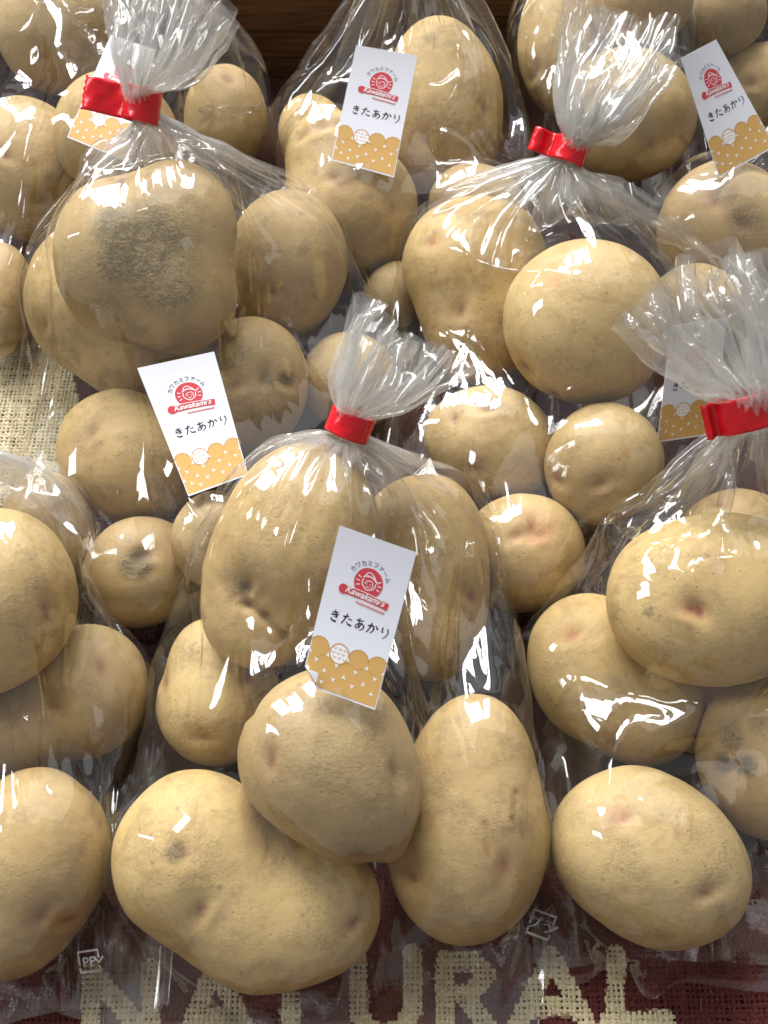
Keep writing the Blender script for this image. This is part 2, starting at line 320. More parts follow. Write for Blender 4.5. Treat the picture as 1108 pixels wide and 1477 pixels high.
# skin tone, yellow and pale (+) or grey-brown (-); shade behind film painted in
TONE = dict(K=.8, N=.6, E=.7, C=.6, L=.5, X=.5, W=.2, T=.6, S=.1, R=-.5, O=-.35, Q=-.8, P=.2, H=-.7, I=-.3, G=.4, A=.2, B=-.1, D=-.25, F=-.2, Y=.3, Z=.3, AA=.3, U=-.6, V=-.5, HH=-.7, TT=-.9, PP=-.2, QQ=-.6, SS=-.7, II=-.6, LL=-.5, JJ=-.1, KK=.1, EE=0, DD=.1, M=-.1, J=-.7, BB=.5, MM=-.1, OO=.1)
def build_potato(p, idx):
    big = p['bag'] in (1, 3, 4, 5)
    dirs, F = (ICO, ICOF) if p['key'] in 'ADEK' else (ICO5, ICOF5); p['faces'] = F
    bl, k = p['bl'], p['k']; c = p['c']
    lo = np.zeros(len(dirs)); hi = np.full(len(dirs), 0.13)
    for _ in range(16):
        m = (lo + hi) / 2; d = field(bl, k, c + dirs * m[:, None]); lo = np.where(d < 0, m, lo); hi = np.where(d < 0, hi, m)
    r = (lo + hi) / 2
    V = c + dirs * r[:, None]
    _, G = field_grad(bl, k, V)
    n = wave_noise(V, 28, 5, idx + 400) * 0.0012 + wave_noise(V, 55, 7, idx) * 0.0013 + wave_noise(V, 130, 9, idx + 100) * 0.0004 + wave_noise(V, 420, 12, idx + 200) * 0.00009
    V = V + G * np.minimum(n, .0016)[:, None]
    s = p['Z'] / FPX
    eye = np.zeros(len(V)); dirt = np.zeros(len(V)); pink = np.zeros(len(V))
    def spot(px, py):                                 # the visible surface point at this place on the potato
        w = V - CO; zc = w @ CF; u = CX + FPX * (w @ CR) / zc; v = CY - FPX * (w @ CU) / zc
        f = (G @ CF) < 0.05
        dd = (u - px) ** 2 + (v - py) ** 2 + np.where(f, 0, 1e7)
        return V[dd.argmin()], G[dd.argmin()]
    rr = np.random.default_rng(idx + 5)
    spots = [(*spot(*e), 1.0) for e in p['eyes']]
    for _ in range(5):
        j = rr.integers(len(V)); 
        if G[j] @ CF > -0.2: spots.append((V[j].copy(), G[j].copy(), .8))
    V0 = V.copy()
    for c0, g0, st in spots:
        t = norm(np.cross(g0, rr.normal(size=3))); b = np.cross(g0, t)
        if b[1] > 0: b = -b
        x = (V0 - c0) @ t; y = (V0 - c0) @ b; h = (V0 - c0) @ g0
        e = np.exp(-(x / .0062) ** 2 - (y / .0036) ** 2 - (h / .006) ** 2)
        wide = np.exp(-(x / .013) ** 2 - (y / .010) ** 2 - (h / .012) ** 2)
        brow = np.exp(-(x / .008) ** 2 - ((y - .0052 - (x / .012) ** 2 * .002) / .0022) ** 2 - (h / .008) ** 2)
        V = V + g0 * ((-0.0014 * e - 0.0009 * wide + 0.0006 * brow) * st)[:, None]
        ang = rr.uniform(0, 3)
        core = np.exp(-(x / .0034) ** 2 - (y / .0019) ** 2 - (h / .006) ** 2)
        eye = np.maximum(eye, (core * 1.1 + wide * .22) * rr.uniform(.7, 1.0) * st)
        for q in range(3):
            xx, yy = rr.normal(0, .0035), rr.normal(0, .002)
            eye = np.maximum(eye, .6 * np.exp(-((x - xx) / .0011) ** 2 - ((y - yy) / .0009) ** 2 - (h / .006) ** 2))
    for pts_, wpx, dmm in p['grooves']:
        q = [spot(*g_) for g_ in pts_]
        for (a_, ga), (b_, gb) in zip(q[:-1], q[1:]):
            ab = b_ - a_; tpar = np.clip(((V0 - a_) @ ab) / (ab @ ab), 0, 1); dd = np.linalg.norm(V0 - a_ - tpar[:, None] * ab, axis=1) / (wpx * s)
            lip = .35 if dmm > 0 else 0.0       # a negative depth marks a plain fold without raised lips, fading at its ends
            soft = 1.0 if dmm > 0 else np.clip(np.linalg.norm(V0 - q[0][0], axis=1) / (14 * s), .2, 1)
            V = V - ga * (abs(dmm) * .001 * (np.exp(-dd ** 2) - lip * np.exp(-((dd - 2.0) / .8) ** 2)) * soft)[:, None]
            eye = np.maximum(eye, (.8 if dmm > 0 else .42) * np.exp(-(dd * 1.5) ** 2))  # groove tint; along a plain fold it paints the shade in
    for px, py, rad, st in p['dirt']:
        c0, g0 = spot(px, py); rad_m = rad * s
        d2 = ((V0 - c0) ** 2).sum(1) / rad_m ** 2
        edge = 0.5 + 0.5 * wave_noise(V0, 260, 10, idx + 31)
        dirt = np.maximum(dirt, np.clip(1.35 - d2 * .9 + .5 * (edge - .5), 0, 1) * st)
    for px, py, rad, st in p['pink']:
        c0, g0 = spot(px, py); rad_m = rad * s
        pink = np.maximum(pink, st * np.exp(-((V0 - c0) ** 2).sum(1) / rad_m ** 2 * 1.3) * (0.75 + .5 * wave_noise(V0, 300, 8, idx + 77)))
    lump = np.clip(dirt - .6, 0, 1) * (0.5 + wave_noise(V0, 1500, 10, idx + 9)) * .0006
    V = V + G * lump[:, None]
    o = mesh_np('potato', V - c, F, M_POT); o.location = c
    attr(o, 'tone', np.full(len(V), TONE.get(p['key'], 0.0)))
    attr(o, 'eye', np.clip(eye, 0, 1)); attr(o, 'dirt', np.clip(dirt, 0, 1.4)); attr(o, 'pink', np.clip(pink, 0, 1))
    tag(o, p['label'], 'potato', 'potatoes packed in the clear bags')
    return o
for i, p in enumerate(POT): p['obj'] = build_potato(p, i)
print('potatoes', round(time.time() - T0, 1))
#END_POTATOES

# ------------------------------------------------------------------ film bags: an inextensible sheet relaxed over the potatoes
def slice_support(pts, a_grid, ndir):
    """pts (n,3) as (along axis, side, normal) -> support h[len(a_grid), ndir] of the convex hull's slices"""
    ph = np.arange(ndir) * 2 * math.pi / ndir
    A = pts[:, 0]; H = np.zeros((len(a_grid), ndir))
    nb = 56; edges = np.linspace(A.min(), A.max() + 1e-9, nb + 1); bi = np.clip(np.digitize(A, edges) - 1, 0, nb - 1)
    for j, f in enumerate(ph):
        pr = pts[:, 1] * math.cos(f) + pts[:, 2] * math.sin(f)
        xs, ys = [], []
        for b in range(nb):
            m = np.where(bi == b)[0]
            if len(m): q = m[pr[m].argmax()]; xs.append(A[q]); ys.append(pr[q])
        for q in (A.argmin(), A.argmax()): 
            mm = np.where(np.abs(A - A[q]) < 1e-6)[0]; z = mm[pr[mm].argmax()]; xs.append(A[z]); ys.append(pr[z])
        o = np.argsort(xs); hull = []
        for q in o:
            x, y = xs[q], ys[q]
            while len(hull) >= 2 and (hull[-1][1] - hull[-2][1]) * (x - hull[-2][0]) <= (y - hull[-2][1]) * (hull[-1][0] - hull[-2][0]): hull.pop()
            if hull and abs(hull[-1][0] - x) < 1e-9: 
                if y > hull[-1][1]: hull.pop()
                else: continue
            hull.append((x, y))
        H[:, j] = np.interp(a_grid, [h[0] for h in hull], [h[1] for h in hull])
    return ph, H
def resample_loop(C, N):
    """closed curve C (m,2) -> N points by arc length starting at C[0]"""
    D = np.vstack([C, C[:1]]); L = np.r_[0, np.cumsum(np.linalg.norm(np.diff(D, axis=0), axis=1))]
    t = np.arange(N) / N * L[-1]
    return np.stack([np.interp(t, L, D[:, 0]), np.interp(t, L, D[:, 1])], 1), L[-1]
def upsample(Pm):
    M, N, _ = Pm.shape
    U = np.empty((M, 2 * N, 3)); U[:, ::2] = Pm
    U[:, 1::2] = (9 * (Pm + np.roll(Pm, -1, 1)) - np.roll(Pm, 1, 1) - np.roll(Pm, -2, 1)) / 16
    V = np.empty((2 * M - 1, 2 * N, 3)); V[::2] = U; V[1::2] = (U[:-1] + U[1:]) / 2
    if M > 3: V[3:-3:2] = (9 * (U[1:-2] + U[2:-1]) - U[:-3] - U[3:]) / 16
    return V

class Bag:
    pass
def film(num, seam, tie, ntop, wperp=None, neck_r=0.0075, tuft=None, quality=2, slack=1.08, side_tilt=0.0, own=None, seed=0, pleat=1.0, flat=0.6, tuft_r=0.026, seam_w=0.76, crease=1.0):
    """seam: world centre of the bottom seam, tie: world place of the tape, ntop: rough outward (up) direction,
    tuft: list of world points the neck runs through after the tie"""
    r = np.random.default_rng(seed)
    own = [p for p in POT if p['bag'] == num]; others = [p for p in POT if p['bag'] != num]
    B, T = np.array(seam, float), np.array(tie, float)
    ax = norm(T - B); s = norm(np.cross(ax, ntop)); n = np.cross(s, ax)
    s = norm(s * math.cos(side_tilt) + n * math.sin(side_tilt)); n = np.cross(s, ax)
    L = np.linalg.norm(T - B)
    pts = np.concatenate([p['pts'] for p in own]); loc = np.stack([(pts - B) @ ax, (pts - B) @ s, (pts - B) @ n], 1)
    loc[:, 0] = np.clip(loc[:, 0], 0.002, L - 0.004)
    rad = 0.002
    M0 = 44; ds = L / (M0 - 1); a_grid = np.arange(M0) * ds
    ndir = 64; W = 0.10
    for it in range(2):
        ph = np.arange(12) * math.pi / 6
        ring = np.stack([np.full(12, L), np.cos(ph) * neck_r, np.sin(ph) * neck_r], 1)
        xs = np.linspace(-W, W, 9); seamp = np.stack([np.zeros(9), xs, np.zeros(9)], 1)
        ph, H = slice_support(np.concatenate([loc, ring, seamp]), a_grid, ndir)
        H = H + rad * np.clip(np.minimum(a_grid, L - a_grid) / .02, 0, 1)[:, None]
        dH = (np.roll(H, -1, 1) - np.roll(H, 1, 1)) / (2 * (ph[1] - ph[0]))
        X = H * np.cos(ph) - dH * np.sin(ph); Y = H * np.sin(ph) + dH * np.cos(ph)
        per = [resample_loop(np.stack([X[i], Y[i]], 1), 64)[1] for i in range(M0)]
        Pm = max(per[4:-4]) * slack; W = Pm / 4 * seam_w
    N0 = 48
    base = np.zeros((M0, N0, 3)); per0 = np.zeros(M0)
    for i in range(M0):
        if i == 0:
            t = np.arange(N0) / N0; x = W * (1 - 4 * np.minimum(t, 1 - t)); C = np.stack([x, np.sin(t * 2 * math.pi) * .0004], 1); q = 4 * W
        else: C, q = resample_loop(np.stack([X[i], Y[i]], 1), N0)
        if i == 0: q = 4 * W
        base[i] = B + ax * a_grid[i] + C[:, :1] * s + C[:, 1:] * n; per0[i] = q
    rows = [base]; per_all = list(per0)
    MT = 0
    if tuft:
        path = [T] + [np.array(q, float) for q in tuft]; seg = [np.linalg.norm(path[i + 1] - path[i]) for i in range(len(path) - 1)]
        LT = sum(seg); MT = int(round(LT / ds)); cum = np.r_[0, np.cumsum(seg)]
        pa = np.array(path); tb = np.zeros((MT, N0, 3))
        pho = np.arange(N0) / N0 * 2 * math.pi
        for i in range(MT):
            d = (i + 1) * LT / MT; cpt = np.array([np.interp(d, cum, pa[:, k]) for k in range(3)])
            d2 = min(d + .004, LT); cp2 = np.array([np.interp(d2, cum, pa[:, k]) for k in range(3)]); cp0 = np.array([np.interp(max(d2 - .02, 0), cum, pa[:, k]) for k in range(3)])
            ta = norm(cp2 - cp0); ss = norm(s - ta * (s @ ta)); nn = np.cross(ss, ta)
            f = d / LT; rr_ = neck_r + (tuft_r - neck_r) * (.62 * min(1, f / .35) ** .7 + .38 * max(0, (f - .5) / .5) ** 1.3)
            lob = 1 + .28 * np.sin(3 * pho + seed) * f + .22 * np.sin(5 * pho + 2 * seed) * f + .3 * np.sin(2 * pho + 1.7 * seed) * f
            tb[i] = cpt + (np.cos(pho) * lob)[:, None] * ss * rr_ + (np.sin(pho) * lob)[:, None] * nn * rr_ * (1 - (1 - flat) * f)
            tb[i] += ta * (np.sin(2 * pho + seed * 1.3) * .010 * f)[:, None]
            per_all.append(2 * math.pi * rr_)
        rows.append(tb)
    X3 = np.concatenate(rows); per_all = np.array(per_all)
    X3[..., 2] = np.maximum(X3[..., 2], 0.0035)
    tie_row = M0 - 1; M = len(X3); frac = tie_row / (M - 1)
    rowpos = np.arange(M) * ds
    # rest length along the bag, per row
    lv = np.linalg.norm(np.diff(X3, axis=0), axis=2); rv0 = np.percentile(lv, 70, axis=1)
    rest_v0 = 0.5 * rv0[:, None] + .5 * lv
    cols = [(p['bl'], p['k'], p['c'], np.abs(p['pts'] - p['c']).max() * 1.25 + .004, .0030) for p in own] + \
           [(p['bl'], p['k'], p['c'], np.abs(p['pts'] - p['c']).max() * 1.25 + .004, .0026) for p in others
            if np.linalg.norm(p['c'] - (B + T) / 2) < L * .5 + .16]
    zmin = 0.0032
    def collide(X):
        F = X.reshape(-1, 3)
        for bl, k, c, rad_, eps in cols:
            m = np.where((np.abs(F - c) < rad_).all(1))[0]
            if not len(m): continue
            q = F[m]; d = field(bl, k, q); h = np.where(d < eps)[0]
            if len(h):
                qq = q[h]; d2, g = field_grad(bl, k, qq); F[m[h]] = qq + g * np.clip(eps - d2, 0, .01)[:, None]
        np.maximum(F[:, 2], zmin, out=F[:, 2]); np.minimum(F[:, 1], WALL_Y - .003, out=F[:, 1])
        return F.reshape(X.shape)
    def solve(a, b, rest, ka=.5, kb=.5, st=1.0, comp=1.0):
        d = b - a; l = np.sqrt((d * d).sum(-1)) + 1e-9
        e = (l - rest) / l * st
        if comp != 1.0: e = np.where(e < 0, e * comp, e)
        d *= e[..., None]
        a += d * ka; b -= d * kb
    levels = [(48, 110, 4), (96, 44, 4), (192, 22, 4), (384, 10, 3)][:quality + 1]
    X = X3
    for li, (N, steps, iters) in enumerate(levels):
        if li: X = upsample(X)
        M = X.shape[0]; f = 2 ** li
        tr = tie_row * f
        tt = np.linspace(0, len(per_all) - 1, M); pe = np.interp(tt, np.arange(len(per_all)), per_all)
        full = [0.0, 0.40, .65, .72][li]
        dist = np.abs(tt - tie_row) * ds
        cap = np.where(tt > tie_row, 1 + dist / .008, 1 + dist / .006)
        eff = np.minimum(np.minimum(Pm, pe * 1.05) * (1 - full) + Pm * full, pe * np.minimum(cap, 9))
        eff = np.minimum(eff, (4 * W + (Pm - 4 * W) * np.clip(tt * ds / .06, 0, 1)) )
        ru = (np.minimum(eff, Pm) / N)[:, None]
        rvc = rest_v0
        for _ in range(li):
            rvc = np.repeat(rvc, 2, 0) / 2; rvc = np.repeat(rvc, 2, 1)
        rv = rvc[:M - 1]
        rdg = np.sqrt(((ru[:-1] + ru[1:]) / 2) ** 2 + rv ** 2)
        # seeds of the folds
        jj = np.arange(N) / N
        if li:
            env = np.clip(1.3 - dist / .11, .12, 1.0)[:, None]
            ns = np.zeros((M, N)); kk = r.integers(*[(0, 1), (6, 11), (9, 19), (16, 30)][li], 8)
            for q in kk:
                ns += np.sin(2 * math.pi * q * jj[None] + r.uniform(0, 6.28) + .8 * np.sin(tt[:, None] * .12 + r.uniform(0, 6)) + 1.2 * np.sin(tt[:, None] * r.uniform(.02, .06) + r.uniform(0, 6)))
            tuft_m = (tt > tie_row)[:, None]
            ns2 = np.sin(tt[:, None] * 1.3 + 5 * np.sin(2 * math.pi * jj * 3 + 1)[None]) * 1.2
            Cn = X.mean(1, keepdims=True); rd = X - Cn; rd = rd / (np.linalg.norm(rd, axis=-1, keepdims=True) + 1e-6)
            X = X + rd * ((ns * env + ns2 * tuft_m) * [.0, .0016, .0010, .0003][li])[..., None] * pleat
            if MT:
                Fq = X.reshape(-1, 3); am = [0, .0045, .0022, .0006][li]; sc_ = [0, 75, 150, 300][li]
                dx_ = np.stack([np.abs(wave_noise(Fq, sc_, 6, seed * 7 + li * 3 + q)) - .6 for q in range(3)], 1).reshape(X.shape)
                X = X + dx_ * (am * np.clip((tt - tie_row - 1.5) / 5, 0, 1))[:, None, None]
            if li <= 2: X = X + r.normal(size=X.shape) * (.0007 / f) * np.where(tuft_m, 2.0, .6)[..., None]
        # tie ring: a tight star
        ta = norm(X3[tie_row + 1].mean(0) - X3[tie_row - 1].mean(0)) if MT else ax
        ss = norm(s - ta * (s @ ta)); nn = np.cross(ss, ta)
        npl = [6, 9, 13, 15][li]; saw = 2 * np.abs(((jj * npl + .15 * np.sin(jj * 40)) % 1) - .5)
        rr_ = neck_r * (1 - (.0 if li == 0 else .5) * saw); ang = 2 * math.pi * jj
        ring = T + (np.cos(ang) * rr_)[:, None] * ss + (np.sin(ang) * rr_ * .8)[:, None] * nn
        seamrow = X[0].copy()
        if li == 0:
            seamfix = X[0].copy()
        Xo = X.copy(); dt_g = np.array([0, 0, -1]) * 0.00003 / f
        anchor = X.copy(); anc_k = np.where(tt > tie_row, .10 if li == 0 else .04, 0.0)[:, None, None]
        bodyC = X[:tr].mean(1, keepdims=True)
        for st in range(steps):
            Vv = (X - Xo) * .82; 
            np.clip(Vv, -.002, .002, out=Vv); Xo = X.copy()
            X = X + Vv + dt_g * (tt <= tie_row)[:, None, None]
            dirc = bodyC - X[:tr]; ldir = np.linalg.norm(dirc, axis=-1, keepdims=True) + 1e-6
            X[:tr] += dirc / ldir * (.00002 / f)
            X += (anchor - X) * anc_k
            for itn in range(iters):
                for o in (0, 1):
                    Y = np.roll(X, -o, 1); a, b = Y[:, 0::2], Y[:, 1::2]
                    solve(a, b, ru); X = np.roll(Y, o, 1)
                for o in (0, 1):
                    a, b = X[o:-1:2], X[o + 1::2]; m = min(len(a), len(b)); solve(a[:m], b[:m], rv[o::2][:m])
                for o in (0, 1):
                    for sg in (1, -1):
                        a = X[o:-1:2]; b = X[o + 1::2]; m = min(len(a), len(b)); a, b = a[:m], np.roll(b[:m], sg, 1)
                        d = b - a; l = np.sqrt((d * d).sum(-1)) + 1e-9; e = ((l - rdg[o::2][:m]) / l * .25)[..., None] * d
                        X[o:-1:2][:m] += e; X[o + 1::2][:m] -= np.roll(e, -sg, 1)
                # bending
                kb = [.0, .08, .30, .60][li]
                if kb:
                    lap = (np.roll(X, 1, 1) + np.roll(X, -1, 1)) / 2 - X; X += lap * kb * .5
                    lap = (X[:-2] + X[2:]) / 2 - X[1:-1]; X[1:-1] += lap * kb
                X[tr] = ring
                if MT:
                    for q in range(1, 1 + f): X[tr - q] = ring - ta * ds * q / f; X[tr + q] = ring + ta * ds * q / f
                if itn == iters - 1 or (itn == iters // 2 and li < 2): X = collide(X)
        X[tr] = ring
    # creases: sharp little roof lines, mostly running along the bag
    du = np.roll(X, -1, 1) - np.roll(X, 1, 1); dv = np.gradient(X, axis=0); Nn = np.cross(du, dv); Nn /= np.linalg.norm(Nn, axis=-1, keepdims=True) + 1e-12
    Cn = X.mean(1, keepdims=True)
    if ((X - Cn) * Nn)[:tr].sum() < 0: Nn = -Nn
    Fl = X.reshape(-1, 3); hh = np.zeros(len(Fl))
    for q in range(9):
        al = r.uniform(-.5, .5) if q < 6 else r.uniform(-1.4, 1.4)
        d_ = norm(s * math.cos(al) + ax * math.sin(al) + n * r.normal(0, .25)); per_ = r.uniform(.020, .045)
        ph_ = Fl @ d_ / per_ + .35 * wave_noise(Fl, 26, 3, seed * 31 + q) + r.uniform()
        tri = np.abs((ph_ % 1) - .5) * 2
        win = np.clip(wave_noise(Fl, 34, 5, seed * 17 + q + 50) * .9 - .15, 0, 1)
        hh += tri ** 1.0 * win * per_ * .085
    # pressed-in folds: narrow straight ridges running down from the gathered neck, and short stray ones
    M, N = X.shape[:2]; jf = np.arange(N)[None]; rid = np.zeros((M, N)); wc = 1.35 if N > 200 else 1.0
    for q in range(46):
        long_ = q < 26
        t1 = (tie_row - r.uniform(1, 9)) if long_ else r.uniform(2, tie_row - 4)
        ln = r.uniform(8, 30) if long_ else r.uniform(4, 12)
        sl = r.normal(0, .25) if long_ else r.choice([-1, 1]) * r.uniform(.2, 1.3)
        uc = r.uniform(0, N) + (tt[:, None] - t1) * sl * N / 90 + N * .004 * np.sin(tt[:, None] * .5 + q)
        dj = np.abs((jf - uc + N / 2) % N - N / 2)
        w_ = np.clip((t1 - tt) / 1.5, 0, 1) * np.clip((tt - (t1 - ln)) / (ln * .5), 0, 1)
        rid = np.maximum(rid, np.clip(1 - dj / wc, 0, 1) * w_[:, None] * r.uniform(.4, 1.0))
    hh = hh + (rid * .0011).ravel()
    fade = np.clip(np.minimum(dist / .02, 1), 0, 1)[:, None]
    X = X + Nn * hh.reshape(X.shape[:2])[..., None] * fade[..., None] * crease * .8
    b = Bag(); b.gather = np.repeat(np.clip(np.where(tt > tie_row, 1.0 - .75 * np.clip((dist - .02) / .035, 0, 1), np.maximum(1 - dist / .035, np.where(tt < .55, .45, 0))), 0, 1)[:, None], X.shape[1], 1).ravel(); b.X = X; b.T = T; b.ta = ta; b.ss = ss; b.nn = nn; b.tr = tr; b.num = num; b.Pm = Pm; b.B = B; b.neck_r = neck_r; b.s = s
    return b
def film_mesh(b, parent, mat):
    X = b.X; M, N, _ = X.shape; c = np.array(parent.location)
    idx = np.arange(M * N).reshape(M, N); nx = np.roll(idx, -1, 1)
    F = np.stack([idx[:-1], nx[:-1], nx[1:], idx[1:]], -1).reshape(-1, 4)
    b.F = F; b.V = X.reshape(-1, 3)
    o = mesh_np('film', b.V - c, F, mat, parent); attr(o, 'gather', b.gather); return o

UPV = np.array([0, 0, 1.0])
def tuft_path(tie, pts):
    """neck points: (px, py, metres nearer the camera than the tie)"""
    Zt = (np.array(tie) - CO) @ CF
    return [at_depth(px, py, Zt - dz) for px, py, dz in pts]
BAGS = {}
def make_bag(num, label, seam, tie, tuft=None, **kw):
    t0 = time.time()
    tp = at_depth(*tie); sp = at(*seam)
    if tuft: tuft = tuft_path(tp, tuft)
    b = film(num, sp, tp, norm(-CF * .7 + UPV * .3), tuft=tuft, seed=num, **kw)
    root = bpy.data.objects.new('potato_bag', None); link(root); root.location = sp; root.empty_display_size = .02
    tag(root, label, 'bag', 'clear film bags of potatoes')
    b.root = root; b.film = film_mesh(b, root, M_FILM); BAGS[num] = b
    print('bag', num, 'P %.3f' % b.Pm, 'grid', b.X.shape[:2], 'time %.1f' % (time.time() - t0))
    return b
QF, QB = 2, 1
make_bag(10, 'barely seen clear bag at the right edge below the upper right tag', (1085, 400, .004), (1190, 120, .62), quality=QB)
make_bag(9, 'clear bag in the top right corner carrying a tag', (1062, 262, .012), (1120, -190, .70), quality=QB + 1)
make_bag(8, 'clear bag standing behind the upper right red tape', (880, 290, .006), (850, -160, .62), quality=QB + 1)
make_bag(7, 'clear bag at top centre carrying a tag, against the wooden board', (575, 480, .006), (600, -150, .60), quality=QF)
make_bag(6, 'clear bag in the top left corner with its tag half covered by red tape', (120, 480, .006), (215, -130, .58), quality=QF)
make_bag(5, 'tied clear bag right of centre with a small red tape and wide folds', (790, 900, .004), (822, 218, .560), tuft=[(840, 165, .008), (880, 110, .012), (905, 30, .012)], quality=3)
make_bag(4, 'tied clear bag at left with a long red tape flag and a muddy potato inside', (270, 910, .004), (206, 152, .535), tuft=[(205, 120, .01), (235, 60, .016), (255, -20, .018)], quality=3)
make_bag(2, 'clear bag cut by the left edge, lowest at left', (50, 1445, .004), (-95, 640, .47), quality=QF)
make_bag(3, 'tied clear bag at lower right with a large crumpled tuft and red tape', (960, 1392, .004), (1084, 590, .44), tuft=[(1066, 525, .008), (1030, 455, .012), (995, 390, .008)], quality=3, tuft_r=.030, neck_r=.010)
make_bag(1, 'tied clear bag in front at the centre with a ruffled tuft', (465, 1470, .004), (505, 612, .475), tuft=[(525, 575, .010), (560, 530, .015), (590, 480, .018)], quality=3, tuft_r=.024)
print('films', round(time.time() - T0, 1))
#END_FILMS

# ------------------------------------------------------------------ shared lookups on the finished pile
ALLV, ALLF, off = [], [], 0
for b in BAGS.values():
    ALLV.append(b.V); ALLF += [tuple(int(i) + off for i in f) for f in b.F[::1]]; off += len(b.V)
for p in POT:
    n = len(p['obj'].data.vertices); co = np.empty(n * 3, np.float32); p['obj'].data.vertices.foreach_get('co', co)
    ALLV.append(co.reshape(-1, 3) + p['c']); ALLF += [tuple(int(i) + off for i in f) for f in p['faces']]; off += n
PILE = BVHTree.FromPolygons([tuple(v) for v in np.concatenate(ALLV).tolist()], ALLF)
print('pile tree', round(time.time() - T0, 1))
def top_depth(px, py, only=None):
    d = norm(CF + (px - CX) / FPX * CR + (CY - py) / FPX * CU)
    h = (only or PILE).ray_cast(Vector(CO), Vector(d))
    return None if h[0] is None else float((np.array(h[0]) - CO) @ CF)

# ------------------------------------------------------------------ red tapes
def tape_material():
    t = NT('red_tape')
    tc = t.n('TexCoord').outputs['Object']
    n1 = t.n('TexNoise', i_Vector=tc, i_Scale=120.0, i_Detail=3.0).outputs[0]
    c = t.mix(t.ramp(n1, [(.35, 0.), (.65, 1.)]), (0.66, 0.006, 0.015), (0.78, 0.010, 0.022))
    bmp = t.n('Bump', i_Strength=.5, i_Distance=.0008, i_Height=n1).outputs[0]
    b = t.n('BsdfPrincipled', i_Base_Color=c, i_Roughness=0.22, i_Normal=bmp)
    return t.surf(b.outputs[0])
M_TAPE = tape_material()
def tape(b, width, flag, rx, ry, flag_dir=None, flare=0.0, tiltdeg=0.0, label=None, axis=(0, 1)):
    """a flattened loop of tape round the neck; its two stuck-together ends stand out as a flag"""
    T, ta = b.T, b.ta
    ta = norm(CR * axis[0] + CU * axis[1] - CF * .22)
    side = norm(flag_dir - ta * (flag_dir @ ta)); up = np.cross(ta, side)
    if up @ CF > 0: up = -up
    if tiltdeg:
        a = R(tiltdeg); ta, side = ta * math.cos(a) + side * math.sin(a), side * math.cos(a) - ta * math.sin(a)
    path = []
    n = 26
    for i in range(n + 1):
        t = math.pi * (1 - 0.0) - i / n * 2 * math.pi        # round the neck starting on the flag side
        path.append((-math.cos(i / n * 2 * math.pi) * -rx, math.sin(i / n * 2 * math.pi) * ry))
    # path runs: flag end (top layer) -> loop -> flag end (bottom layer)
    m = 12; top = [(rx + flag * (1 - i / m), .0004 + .0015 * math.sin(i / m * 6)) for i in range(m)]
    bot = [(rx + flag * (i + 1) / m * .97, -.0002 + .0015 * math.sin((m - 1 - i) / m * 6)) for i in range(m)]
    pts = top + path + bot if flag > 0 else path
    W = 10; V = []
    for i, (x, y) in enumerate(pts):
        for j in range(W + 1):
            v = (j / W - .5)
            zig = .0007 * (1 if j % 2 else 0) if (flag > 0 and i == 0) else 0
            wob = .0002 * math.sin(x * 700 + j * .9) + .00012 * math.sin(y * 1500 + j * 2.3)
            V.append(T + side * (x - zig + wob * .3) + up * (y + wob + flare * v * v) + ta * v * width)
    F = []
    for i in range(len(pts) - 1):
        for j in range(W): a = i * (W + 1) + j; F.append((a, a + 1, a + W + 2, a + W + 1))
    c = np.array(b.root.location)
    o = mesh_np('tape', np.array(V) - c, F, M_TAPE, b.root)
    md = o.modifiers.new('thick', 'SOLIDIFY'); md.thickness = .00035; md.offset = 1
    if label: o['label'] = label
    return o
tape(BAGS[1], .0115, 0.0, .0105, .0092, -CR * .93 + CU * .36, axis=(.38, .92))
tape(BAGS[5], .0125, .0125, .0095, .0080, -CR * .93 + CU * .33, label='red tape with a short flag', axis=(.33, .93))
tape(BAGS[4], .0170, .0225, .0092, .0078, -CR * .95 + CU * .27, label='red tape with a long notched flag', axis=(.22, .96))
tape(BAGS[3], .0150, .0060, .0150, .0085, -CR * .95 - CU * .30, axis=(-.28, .95))

# ------------------------------------------------------------------ printed tag cards
M_PAPER = simple('card_paper', (0.74, 0.75, 0.82), .55, .3)
M_ORANGE = simple('print_ochre', (0.60, 0.36, 0.115), .5)
M_RED = simple('print_red', (0.60, 0.055, 0.075), .5)
M_INK = simple('print_black', (0.008, 0.008, 0.012), .5)
M_GREY = simple('print_grey', (0.10, 0.10, 0.13), .5)
M_PINK = simple('print_pink', (0.72, 0.22, 0.24), .5)
M_OUT = simple('print_ochre_line', (0.50, 0.25, 0.05), .5)
M_WHITE = simple('print_white', (0.82, 0.80, 0.81), .5)
